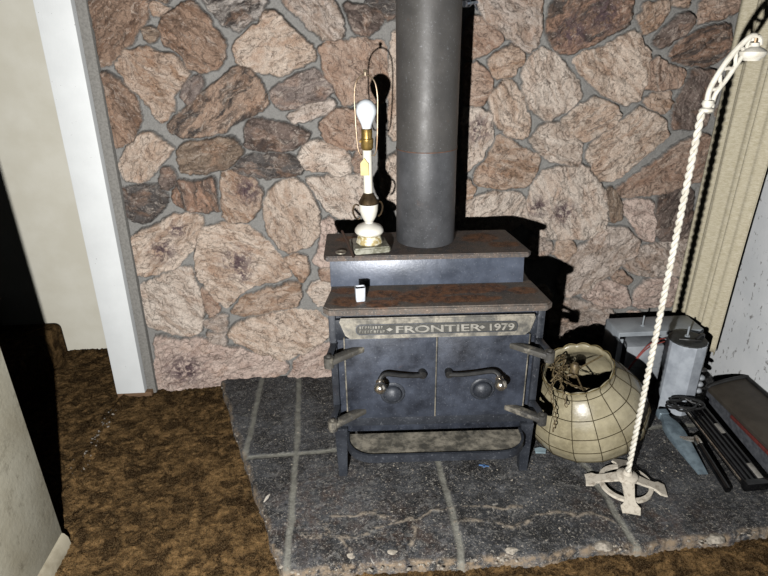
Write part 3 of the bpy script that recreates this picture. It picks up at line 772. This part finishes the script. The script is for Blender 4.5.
# ash shelf
def shelf_poly(r, x, y0, y1, n=8): return [(-x, y1)] + [(-x+r-r*cos(pi/2*k/n), y0+r-r*sin(pi/2*k/n)) for k in range(n+1)] + [(x-r+r*sin(pi/2*k/n), y0+r-r*cos(pi/2*k/n)) for k in range(n+1)] + [(x, y1)]
sh = MB().prism(shelf_poly(.085, .286, -.118, .0), .164, .172, bevel=.002).build('ash_shelf', M['dusty'], stove)
rm = MB(); outer = shelf_poly(.088, .290, -.122, .0); inner = shelf_poly(.081, .282, -.114, .0)
for i in range(len(outer)-1):
    a, b, c, d = outer[i], outer[i+1], inner[i+1], inner[i]
    vs = [rm.bm.verts.new((p[0], p[1], z)) for z in (.152, .180) for p in (a, b, c, d)]
    for f in ((0,1,2,3),(4,5,6,7),(0,1,5,4),(2,3,7,6)): rm.bm.faces.new([vs[k] for k in f])
bmesh.ops.remove_doubles(rm.bm, verts=rm.bm.verts, dist=.0004)
rm.build('shelf_rim', M['stove_dark'], sh, angle=50)

# ------------------------------------------------------------------ flue
FX, FY, FR_ = .2415, 1.805, .0955
ZS = HZ+.757
flue = thing('stove_pipe', 'tall round grey steel flue pipe rising from the stove step', 'stove pipe', (FX, FY, ZS))
MB().lathe([(FR_-.001, .001), (FR_+.001, .004), (FR_-.001, .298), (FR_-.002, .306)], 64).build('lower_section', M['flue_low'], flue)
MB().lathe([(FR_, .302), (FR_, .306), (FR_-.001, .318), (FR_-.001, 1.55)], 64).build('upper_section', M['flue'], flue)
MB().tube([(FR_*cos(a*2*pi/64)*1.002, FR_*sin(a*2*pi/64)*1.002, .3035) for a in range(64)], .0014, 6, closed=True).build('rusty_joint', M['rust'], flue)
# strap bolt on the wall behind the pipe
st = MB(); p0 = on_y(464, 4, 2.13); p1 = on_y(479, 2, 2.18)
st.tube([p0, on_y(472, 3, 2.14), p1], .005, 10); st.lathe([(.011, 0), (.011, .008)], 6, align(p0, p1)[0]); st.lathe([(.012, .02), (.012, .026)], 16, align(p0, p1)[0])
st.tube([on_y(474, 3, 2.14), on_y(477, 10, 2.18)], .0025, 8)
tag(st.build('wall_bolt', M['steel_bright']), 'small shiny bolt in the stone wall behind the flue pipe', 'bolt')

# ------------------------------------------------------------------ lamp on the step
LX, LY = .053, 1.735
lamp = thing('table_lamp', 'white porcelain candlestick lamp with bare bulb standing on the stove step', 'lamp', (LX, LY, ZS), radians(8))
MB().prism(rrect(-.058, -.055, .058, .055, .006, 3), 0, .020, bevel=.004).build('plinth', M['marble'], lamp)
MB().lathe([(.040, .020), (.043, .024), (.041, .030), (.036, .046), (.040, .050), (.043, .053)], 40, rf=lambda a, k: 1+.02*cos(10*a)).build('gilt_band', M['gilt'], lamp)
MB().lathe([(.043, .053), (.046, .058), (.045, .066), (.037, .076), (.022, .083), (.014, .086), (.013, .090)], 40).build('porcelain_foot', M['porcelain'], lamp)
MB().lathe([(.012, .088), (.015, .092), (.024, .108), (.029, .128), (.030, .145), (.028, .150)], 40).build('porcelain_cup', M['porcelain'], lamp)
MB().lathe([(.030, .148), (.031, .152), (.029, .157), (.023, .168), (.018, .176), (.016, .180), (.013, .184)], 40).build('bronze_collar', M['bronze'], lamp)
MB().lathe([(.0138, .180), (.0138, .312), (.0125, .314)], 32).build('candle_tube', M['candle'], lamp)
MB().tube(catmull([(-.027, 0, .142), (-.042, 0, .147), (-.050, 0, .130), (-.045, 0, .108), (-.034, 0, .100), (-.028, 0, .106)], 6), .0028, 8).build('cup_handle', M['bronze'], lamp)
MB().tube(catmull([(.026, .012, .142), (.040, .016, .147), (.048, .018, .130), (.042, .016, .108), (.032, .014, .100)], 6), .0028, 8).build('cup_handle', M['bronze'], lamp)
tg = MB(); tg.prism([(-.013, -.022), (.013, -.022), (.013, .014), (0, .030), (-.013, .014)], -.0007, .0007, m=T(-.012, -.0155, .262) @ rotm('Z', -.5) @ rotm('X', pi/2))
tg.build('paper_tag', M['tag'], lamp)
LUP = T(0, 0, -.004)
sk = MB(); sk.lathe([(.010, .312), (.012, .316), (.016, .320), (.0185, .324), (.0185, .338), (.0195, .340), (.0195, .350), (.0165, .352), (.0165, .376), (.017, .378), (.015, .380)], 28, LUP)
sk.box((-.024, -.003, .336), (-.016, .003, .342)); socket = sk.build('socket', M['brass'], lamp)
MB().lathe([(.013, .376), (.0135, .384), (.017, .394), (.024, .408), (.0295, .422), (.0305, .432), (.027, .446), (.018, .457), (.008, .462), (.001, .463)], 36, LUP).build('bulb', M['bulb'], lamp)
hp = MB(); hw = .036
hpts = [(-.022, 0, .300), (-.030, 0, .318), (-.034, 0, .36), (-.036, 0, .42), (-.037, 0, .47), (-.030, 0, .508), (-.014, 0, .525), (0, 0, .529), (.014, 0, .525), (.030, 0, .508), (.037, 0, .47), (.036, 0, .42), (.034, 0, .36), (.030, 0, .318), (.022, 0, .300)]
hp.tube(catmull(hpts, 5), .0022, 8, m=LUP @ rotm('Z', radians(-35)))
hp.tube([(-.022, 0, .302), (.022, 0, .302)], .002, 6, m=LUP @ rotm('Z', radians(-35))); hp.lathe([(.004, .527), (.004, .536), (.006, .538), (.004, .544)], 12, LUP)
hp.build('harp', M['bronze_wire'], lamp)
# thin brown stick leaning beside the lamp
a_, b_ = on_z(353.5, 257, ZS+.004), on_y(342, 231, 1.735)
stck = MB(); stck.tube([a_, (Vector(a_)+Vector(b_))/2 + Vector((.001, 0, .002)), b_], .0042, 8)
tag(stck.build('brown_stick', M['cord']), 'thin dark brown stick leaning against the lamp plinth', 'stick')
w = on_z(341, 254, ZS); tag(MB().lathe([(.017, .0005), (.018, .002), (.017, .0045), (.010, .0045), (.009, .003)], 28).build('metal_disc', M['disc'], loc=(w[0], w[1]+.01, ZS)), 'small dull round metal disc lying on the stove step left of the lamp', 'disc')
# clear plastic holder on the top plate
w = on_z(360.5, 302, HZ+.65)
cl = thing('plastic_cup', 'small cloudy clear plastic cup on the left of the rusty stove top', 'cup', (w[0], w[1]+.012, HZ+.650), .15)
cq = MB(); sq = rrect(-.0155, -.0125, .0155, .0125, .005, 4)
rings = []
for (z, k) in ((0, .86), (.004, .92), (.045, 1.0), (.045, .88), (.008, .80)):
    rings.append([cq.bm.verts.new((x*k, y*k, z)) for x, y in sq])
for a, b in zip(rings, rings[1:]):
    for i in range(len(sq)): cq.bm.faces.new((a[i], a[(i+1) % len(sq)], b[(i+1) % len(sq)], b[i]))
cq.bm.faces.new(rings[0][::-1]); cq.bm.faces.new(rings[-1])
cq.build('cup_wall', M['clear'], cl)

# ------------------------------------------------------------------ capiz shade on the floor
SHX, SHY = .850, 1.685
shade = thing('lamp_shade', 'beige capiz shell pendant shade lying open end up beside the stove', 'lampshade', (SHX, SHY, HZ))
NP = 15
TILT = T(0, 0, .052) @ rotm('X', radians(9)) @ rotm('Y', radians(-19))
prof = [(.172, .0), (.205, .040), (.215, .085), (.207, .130), (.182, .180), (.150, .222), (.122, .252), (.112, .270), (.118, .290)]
def shade_pt(a, k, grow=0.0):
    r, z = prof[k]; return Vector(((r+grow)*cos(a), (r+grow)*sin(a), z))
rowsplit = [0, 1, 3, 4, 5, 8]
sm = MB()
def rint(z):
    for (ra, za), (rb, zb) in zip(prof, prof[1:]):
        if za <= z <= zb: return ra+(rb-ra)*(z-za)/(zb-za)
    return prof[-1][0]
NZ = 26; NA = NP*6
ring = []
for j in range(NZ+1):
    z = .29*j/NZ; rw = []
    for i in range(NA):
        a = 2*pi*i/NA; ph = (i % 6)/6; r = rint(z)
        fac = cos(pi/NP)/cos((ph-.5)*2*pi/NP)
        r = r*(fac*.8+.2) + .0015*sin(pi*ph)
        zz = z + (.006*sin(pi*ph) if j == NZ else (.005*sin(pi*ph) if j == NZ-1 else 0))
        rw.append(sm.bm.verts.new((r*cos(a), r*sin(a), zz)))
    ring.append(rw)
for a, b in zip(ring, ring[1:]):
    for i in range(NA): sm.bm.faces.new((a[i], a[(i+1) % NA], b[(i+1) % NA], b[i]))
bmesh.ops.transform(sm.bm, matrix=TILT, verts=sm.bm.verts)
shell = sm.build('shell_panels', M['capiz'], shade, angle=60)
md = shell.modifiers.new('thickness', 'SOLIDIFY'); md.thickness = .003; md.offset = -1
se = MB()
for i in range(NP):
    a = 2*pi*i/NP
    se.tube([((rint(.29*j/14)+.0008)*cos(a), (rint(.29*j/14)+.0008)*sin(a), .29*j/14) for j in range(15)], .0015, 5, m=TILT)
for z in (.002, .048, .100, .150, .205, .258):
    pts = []
    for i in range(NA):
        ph = (i % 6)/6; r = rint(z); fac = cos(pi/NP)/cos((ph-.5)*2*pi/NP); r = r*(fac*.8+.2)+.0015*sin(pi*ph)+.0006
        a = 2*pi*i/NA; pts.append((r*cos(a), r*sin(a), z))
    se.tube(pts, .0015, 5, closed=True, m=TILT)
se.build('seams', M['capiz_seam'], shade)
rm = MB(); rm.tube([((rint(.29)+.004*sin(pi*((i % 6)/6)))*cos(2*pi*i/NA), (rint(.29)+.004*sin(pi*((i % 6)/6)))*sin(2*pi*i/NA), .29+.006*sin(pi*((i % 6)/6))) for i in range(NA)], .0022, 6, closed=True, m=TILT)
rm.build('scalloped_rim', M['rim'], shade)
# chains and wires spilling from the opening
top_c = TILT @ Vector((0, 0, .272))
ch = MB()
def chain(mb, pts, link_r=.0075, wire=.0016):
    pts = catmull(pts, 10); L = 0; k = 0; step = link_r*1.55; acc = 0
    prev = pts[0]
    for p in pts[1:]:
        acc += (p-prev).length
        if acc >= step:
            acc = 0; d = (p-prev).normalized(); m = T(*p) @ d.to_track_quat('X', 'Z').to_matrix().to_4x4() @ rotm('X', pi/2*(k % 2)+.3)
            mb.tube([(link_r*cos(a*2*pi/10), link_r*.62*sin(a*2*pi/10), 0) for a in range(10)], wire, 5, closed=True, m=m); k += 1
        prev = p
tc = Vector(top_c)
chain(ch, [tc+Vector((-.02, .05, -.02)), tc+Vector((-.05, .0, .02)), tc+Vector((-.09, -.05, .022)), tc+Vector((-.125, -.085, -.01)), tc+Vector((-.115, -.125, -.07)), tc+Vector((-.125, -.15, -.12))])
chain(ch, [tc+Vector((.03, .06, -.03)), tc+Vector((-.02, .03, .012)), tc+Vector((-.07, -.02, .02)), tc+Vector((-.09, -.09, .01)), tc+Vector((-.085, -.135, -.04))])
chain(ch, [tc+Vector((-.02, .04, -.02)), tc+Vector((-.045, .015, .0)), tc+Vector((-.045, -.04, -.015)), tc+Vector((-.005, -.07, -.02)), tc+Vector((.03, -.06, -.03))])
ch.build('chain', M['chain'], shade)
wr = MB()
for k in range(8):
    a0 = random.uniform(1.9, 4.6); hub = tc+Vector((-.045, .02, .03))
    e = tc+Vector((.10*cos(a0), .10*sin(a0), random.uniform(-.06, .004)))
    mid = (hub+e)/2+Vector((random.uniform(-.03, .03), random.uniform(-.03, .03), random.uniform(.0, .04)))
    wr.tube(catmull([hub+Vector((random.uniform(-.015, .015),)*3), mid, e], 8), random.choice((.0018, .0024, .003)), 6)
for k in range(5):
    c0 = tc+Vector((random.uniform(-.085, -.03), random.uniform(-.05, .05), random.uniform(-.02, .02))); r = random.uniform(.018, .035)
    wr.tube(catmull([c0+Vector((r*cos(a), r*sin(a)*.8, .01*sin(2*a+k))) for a in np.linspace(0, 5.3, 9)], 4), .002, 6)
wr.build('wire', M['chain'], shade)
fr = MB()
for a in (.4, .4+2*pi/3, .4+4*pi/3):
    fr.tube([TILT @ Vector((.114*cos(a), .114*sin(a), .272)), tc+Vector((-.01, .01, .0))], .0028, 8)
fr.lathe([(.016, -.02), (.016, .02), (.010, .03)], 16, T(*(tc+Vector((-.01, .01, .0))))); fr.build('spider_frame', M['chain'], shade)

# ------------------------------------------------------------------ white twisted pole lamp
PX, PY = .870, 1.412
pole = thing('pole_lamp', 'white twisted rope-pattern pole lamp with flat cross-shaped iron base', 'floor lamp', (PX, PY, HZ))
bs = MB()
def arm_poly(L):
    return [(0, -.022), (.045, -.018), (L*.55, -.013), (L*.72, -.016), (L*.82, -.030), (L, -.026), (L*.985, 0), (L, .026), (L*.82, .030), (L*.72, .016), (L*.55, .013), (.045, .018), (0, .022)]
base_ang = radians(254)
for k in range(4):
    bs.prism(arm_poly(.132), 0, .008, m=T(0, 0, .046) @ rotm('Z', base_ang+k*pi/2) @ rotm('Y', radians(19)), bevel=.002)
bs.lathe([(.034, .040), (.034, .052), (.028, .056), (.016, .059), (.014, .066), (.011, .070)], 32)
bs.build('cross_base', M['white_iron_base'], pole)
rg = MB(); n = 56
rr2 = [(.071, .012), (.085, .012), (.085, .022), (.071, .022)]
rv = [[rg.bm.verts.new((r*cos(2*pi*i/n), r*sin(2*pi*i/n), z)) for i in range(n)] for r, z in rr2]
for k in range(4):
    a, b = rv[k], rv[(k+1) % 4]
    for i in range(n): rg.bm.faces.new((a[i], a[(i+1) % n], b[(i+1) % n], b[i]))
rg.build('base_ring', M['white_iron_base'], pole)
# the arm leans over in the plane across the view, towards the curtain
def apt(x, y, dy=0.0):
    w = on_y(x, y, PY+dy); return Vector((w[0]-PX, w[1]-PY, w[2]-HZ))
tw = MB(); Ht = apt(706, 110).z-.055
for ph in (0, pi):
    tw.tube([(.0042*cos(ph+2*pi*z/.042), .0042*sin(ph+2*pi*z/.042), .06+z) for z in np.arange(0, Ht, .0048)], .0054, 8)
tw.build('twisted_pole', M['white_iron'], pole)
ar = MB()
outer = catmull([apt(705.5, 112), apt(709, 92), apt(717, 76), apt(730, 57), apt(743, 43), apt(752, 36), apt(759, 38), apt(760, 45)], 8)
inner = catmull([apt(711, 112), apt(715, 95), apt(726, 80), apt(737, 64), apt(745, 52), apt(750, 46)], 8)
ar.tube(outer, .0066, 10); ar.tube(inner, .0055, 10)
wv = []
N_ = 60
for i in range(N_+1):
    u_ = i/N_; p = outer[int(u_*(len(outer)-14))]; q = inner[int(u_*(len(inner)-1))]
    wv.append(p.lerp(q, .5+.45*sin(u_*8*pi)))
ar.tube(wv, .0046, 8)
arm = ar.build('arm', M['white_iron'], pole)
cf = MB(); cf.lathe([(.009, 0), (.016, .004), (.016, .010), (.010, .014), (.015, .022), (.012, .03)], 20, T(*apt(706, 113))); cf.build('collar', M['white_iron'], pole)
ho = MB(); c0 = apt(753, 51); 
ho.lathe([(.010, .018), (.012, .010), (.023, .005), (.030, -.001), (.030, -.006), (.027, -.012), (.020, -.017), (.018, -.021)], 32, T(*c0)); so = ho.build('socket_cup', M['white_iron'], pole)
hk = MB(); hk.lathe([(.006, .018), (.006, .036)], 10, T(*c0)); hk.tube([c0+Vector((.010*cos(a), 0, .028+.008*sin(a))) for a in np.linspace(0, 2*pi, 14)[:-1]], .0025, 6, closed=True); hk.build('hook', M['bronze'], pole)

# ------------------------------------------------------------------ curtain
def curtain():
    ny, nz = 90, 60
    P = np.zeros((nz, ny, 3))
    for j in range(nz):
        v = j/(nz-1); z = .277+v*1.75
        y_near = 1.930-.05*v; y_far = 2.155
        for i in range(ny):
            u = i/(ny-1); y = y_near+(y_far-y_near)*u
            x = 1.418 + .015*sin(u*2*pi*2.6+.7+v*.5)*(1-.25*v) + .006*sin(u*2*pi*6+v*2) + .012*(vnoise(np.array([[u*3.]]), np.array([[v*2.]]), 1.0, 9, 2)[0, 0]-.5)
            P[j, i] = (x + .045*(1-u)-.022, y, z - .055*(1-u)*(1-v)**3 + (.006*sin(u*9) if j == 0 else 0))
    o = grid_obj('curtain', P, M['curtain']); md = o.modifiers.new('thickness', 'SOLIDIFY'); md.thickness = .003
    return tag(o, 'beige woven curtain hanging in the corner beside the stone wall', 'curtain')
curtain()

# ------------------------------------------------------------------ metal box with open front
bx0, bx1, by0, by1, bz1 = 1.035, 1.380, 1.925, 2.05, .350
box = thing('metal_box', 'grey sheet-metal housing with open front and red wires against the wall', 'box', ((bx0+bx1)/2, by0, HZ))
hwid = (bx1-bx0)/2; dep = by1-by0; hh = bz1-HZ
mb = MB()
mb.box((-hwid, 0, hh-.006), (hwid, dep, hh), .002); mb.box((-hwid, 0, 0), (-hwid+.006, dep, hh-.005), .001); mb.box((hwid-.006, 0, 0), (hwid, dep, hh-.005), .001)
mb.box((-hwid, dep-.006, 0), (hwid, dep, hh-.005)); mb.box((-hwid, 0, 0), (hwid, dep, .006))
mb.box((-hwid+.006, .0, hh-.018), (hwid-.006, .004, hh-.004)); mb.box((-hwid+.006, 0, 0), (-hwid+.022, .004, hh-.03))
mb.build('housing', M['galv'], box)
mb = MB(); mb.box((-hwid+.045, .006, .008), (.03, dep-.008, hh-.07), .006); mb.box((-hwid+.05, .003, .12), (.025, .007, .124)); mb.build('inner_panel', M['galv_in'], box)
wrd = MB()
wrd.tube(catmull([(-hwid+.03, -.008, .03), (-hwid+.045, -.012, .10), (-hwid+.075, -.012, .17), (-hwid+.12, -.008, .235), (-hwid+.17, .004, .255), (-hwid+.22, .02, .25)], 8), .0026, 8)
wrd.tube(catmull([(-hwid+.025, -.004, .02), (-hwid+.05, -.012, .11), (-hwid+.085, -.01, .175), (-hwid+.13, -.004, .225), (-hwid+.2, .012, .24)], 8), .0022, 8)
wrd.build('red_wire', M['red_wire'], box)
bl = MB(); bl.lathe([(.003, 0), (.003, .045)], 8, T(-.055, .05, hh)); bl.lathe([(.008, 0), (.008, .005)], 6, T(-.055, .05, hh)); bl.build('bolt', M['galv'], box)

# canister
CX, CY, CR = 1.262, 1.838, .073
can = thing('metal_canister', 'pale aluminium faceted canister with dark top in front of the metal box', 'canister', (CX, CY, HZ))
MB().lathe([(CR, 0), (CR, .300), (CR-.002, .303)], 10, rotm('Z', .25)).build('shell', M['alu'], can, angle=12)
MB().lathe([(CR-.004, .300), (CR-.006, .307), (.05, .311), (.03, .309), (.001, .312)], 28).build('dark_top', M['can_top'], can)
b = MB(); b.lathe([(.0035, .31), (.0035, .355)], 8, T(.002, .01, 0)); b.lathe([(.010, .309), (.010, .316)], 6, T(.002, .01, 0)); b.build('bolt', M['galv'], can)
b = MB(); b.tube(catmull([(.02, -.02, .314), (.04, -.01, .325), (.058, .0, .32), (.066, .01, .30), (.076, .01, .28)], 6), .006, 8); b.tube(catmull([(-.04, -.01, .312), (-.01, -.03, .318), (.03, -.035, .314)], 6), .004, 8); b.build('cable', M['black'], can)
for z in (.135, .105, .075):
    MB().sphere((.082, -.012, z), .015, (1, 1, .75), 12, 8).build('knob', M['galv_in'], can)
MB().sphere((.088, -.005, .165), .014, (1.2, 1, .6), 12, 8).build('knob', M['black'], can)

# dark case by the right wall
cy0, cy1 = 1.12, 1.83
case = thing('brown_case', 'low dark brown case with curved lid lying along the right wall', 'case', (1.383, cy0, HZ))
Lc = cy1-cy0
def yprism(mb, prof_xz, y0, y1, bevel=0):
    m = Matrix(((1,0,0,0),(0,0,1,0),(0,1,0,0),(0,0,0,1)))
    return mb.prism(prof_xz, y0, y1, m=m, bevel=bevel)
s_ = MB(); yprism(s_, [(0, 0), (.158, 0), (.158, .07), (0, .07)], 0, Lc, .004); s_.build('lower_body', M['case_side'], case)
s_ = MB(); arc = [(.002, .07), (.002, .083), (.010, .092)] + [(.010+.143*k/8, .092+.030*sin(pi/2*k/8)) for k in range(1, 9)] + [(.158, .11), (.158, .07)]
yprism(s_, arc, .0, Lc-.004, .003); s_.build('lid', M['case_top'], case)
s_ = MB(); s_.box((-.0025, .0, .058), (.002, Lc-.16, .072), .001); s_.build('red_strip', M['case_red'], case)
s_ = MB(); pr = [(x, z+.003) for x, z in arc[1:-1]]; s_.tube([(x, Lc-.002, z) for x, z in pr], .008, 8); s_.tube([(.150, 0, .124), (.150, Lc-.002, .124)], .008, 8); s_.build('rim', M['black'], case)
s_ = MB(); s_.box((.118, .30, .118), (.146, .40, .128), .003); s_.build('latch', M['galv'], case)

# bundle of black rails
p_far = Vector(on_z(693, 404, .135)); p_near = Vector(on_z(759, 486, .085))
dv = (p_near-p_far); Lr = dv.length
mR, _ = align(p_far, p_near)
zax = dv.normalized(); xax = Vector((0, 0, 1)).cross(zax).normalized(); yax = zax.cross(xax)
mR = Matrix(((xax.x, yax.x, zax.x, p_far.x), (xax.y, yax.y, zax.y, p_far.y), (xax.z, yax.z, zax.z, p_far.z), (0, 0, 0, 1)))
rail = thing('black_rail', 'glossy black ribbed metal rail lying beside the brown case', 'rail', tuple((p_far+p_near)/2))
def rp(mb_, name, mat): 
    o = mb_.build(name, mat, rail); o.matrix_parent_inverse = Matrix.Translation(-(p_far+p_near)/2); return o
q = MB(); q.box((-.039, -.022, 0), (.039, .004, Lr-.02), .003, mR)
for x in (-.030, -.013, .006, .026): q.box((x-.003, .004, 0), (x+.003, .010, Lr-.02), .0015, mR)
rp(q, 'body', M['gloss_black'])
q = MB(); q.box((-.043, -.026, Lr-.024), (.043, .010, Lr), .005, mR); rp(q, 'end_cap', M['gloss_black'])
q = MB(); q.box((.010, .008, Lr*.30), (.026, .0115, Lr*.42), .001, mR); rp(q, 'worn_strip', M['label_strip'])
q = MB(); q.box((.010, .008, Lr*.78), (.028, .0115, Lr*.94), .001, mR); rp(q, 'worn_strip', M['label_strip'])
q = MB(); q.tube([tuple(mR @ Vector((-.0415, -.004, .02))), tuple(mR @ Vector((-.0415, -.004, Lr-.03)))], .0045, 8); rp(q, 'highlight_edge', M['chrome'])  # bright tube standing in for the highlight along the black hammer handle

# hammer
h0 = Vector(on_z(661, 412, .085)); h1 = Vector(on_z(703, 474, .063)); hm_ = h0.lerp(h1, .5)
ham = thing('pick_hammer', 'blue-grey pick-ended hammer lying beside the black rail', 'hammer', (hm_.x, hm_.y, HZ))
inv = Matrix.Translation((-hm_.x, -hm_.y, -HZ))
def hpart(mb_, name, mat):
    o = mb_.build(name, mat, ham); o.matrix_parent_inverse = inv; return o
dh = (h1-h0); Lh = dh.length; z_ = dh.normalized(); x_ = Vector((0, 0, 1)).cross(z_).normalized(); y_ = z_.cross(x_)
mh = Matrix(((x_.x, y_.x, z_.x, h0.x), (x_.y, y_.y, z_.y, h0.y), (x_.z, y_.z, z_.z, h0.z), (0, 0, 0, 1)))
q = MB(); secs = [(0, .019, .016), (.03, .019, .016), (.035, .015, .013), (.06, .016, .014), (.10, .028, .017), (.16, .031, .016), (.22, .029, .012), (.30, .024, .007), (Lh, .017, .002)]
secs = [(z*Lh/.40 if z < Lh else z, a, b) for z, a, b in secs[:-1]]+[secs[-1]]
rings = []
for z, a, b in secs: rings.append([q.bm.verts.new(mh @ Vector((x, y, z))) for x, y in rrect(-a, -b, a, b, min(a, b)*.3, 2)])
for a, b in zip(rings, rings[1:]):
    for i in range(len(a)): q.bm.faces.new((a[i], a[(i+1) % len(a)], b[(i+1) % len(a)], b[i]))
q.bm.faces.new(rings[0][::-1]); q.bm.faces.new(rings[-1]); hpart(q, 'head', M['hammer'])
e0 = h0.lerp(h1, .48); nk = Vector(on_z(697, 440, .092)); he = Vector(on_z(728, 490, .072))
q = MB(); q.tube([e0+Vector((0, 0, .004)), nk], .011, 10); mm, l_ = align(nk, nk+(he-nk).normalized()); q.lathe([(.012, -.012), (.014, 0), (.014, .022), (.012, .026)], 18, mm); hpart(q, 'ferrule', M['chrome'])
q = MB(); q.tube([nk.lerp(he, .06), nk.lerp(he, .4), he], .0115, 12); hpart(q, 'handle', M['gloss_black'])

# coil of black cable
cb = MB(); c0 = Vector(on_z(685, 405, .15)); pts = []
for k in range(70):
    a = k*.36; r = .045+.012*sin(k*.9); pts.append(c0+Vector((r*1.25*cos(a), r*.75*sin(a), .004*sin(a*1.7)+.012*(k/70))))
cb.tube(catmull(pts, 3), .0042, 7)
tag(cb.build('cable_coil', M['black']), 'coil of thin black cable at the foot of the aluminium canister', 'cable')

# scraps on the hearth
w0, w1 = on_z(264, 503, HZ), on_z(270, 495, HZ)
q = MB(); q.tube([Vector(w0)+Vector((0, 0, .004)), (Vector(w0)+Vector(w1))/2+Vector((0, 0, .006)), Vector(w1)+Vector((0, 0, .004))], lambda u: .001+.0045*sin(pi*min(max(u, .05), .95)), 6)
tag(q.build('wood_splinter', M['wood_white']), 'pale splinter lying on the left slate tile near the carpet', 'splinter')
w = on_z(484, 466, HZ); q = MB(); q.box((-.018, -.003, 0), (.018, .003, .003), .001, rotm('Z', -.3)); q.box((-.004, -.009, 0), (.004, .006, .003), .001, rotm('Z', -.3))
tag(q.build('blue_scrap', M['blue_scrap'], loc=(w[0], w[1], HZ)), 'small bright blue scrap on the slate below the stove shelf', 'scrap')
w = on_z(540, 451, HZ); q = MB(); q.prism([(-.02, -.012), (.015, -.016), (.024, .004), (.004, .016), (-.018, .010)], 0, .006, bevel=.001)
tag(q.build('grey_scrap', M['teal_scrap'], loc=(w[0], w[1], HZ)), 'pale blue-grey scrap between stove leg and shell shade', 'scrap')

# ------------------------------------------------------------------ light: one hand torch beside the camera
ld = bpy.data.lights.new('torch', 'POINT'); ld.energy = 275; ld.shadow_soft_size = .012; ld.color = (1.0, .985, .965)
lo = bpy.data.objects.new('torch', ld); COL.objects.link(lo); lo.location = (-.23, -.10, 1.10)
wd = bpy.data.worlds.new('world'); scene.world = wd; wd.use_nodes = True
wd.node_tree.nodes['Background'].inputs[0].default_value = (.9, .95, 1, 1); wd.node_tree.nodes['Background'].inputs[1].default_value = .010
scene.cycles.diffuse_bounces = 0; scene.cycles.glossy_bounces = 1
vs = scene.view_settings; vs.view_transform = 'Standard'; vs.look = 'None'; vs.gamma = 1; vs.use_curve_mapping = False; vs.exposure = 0
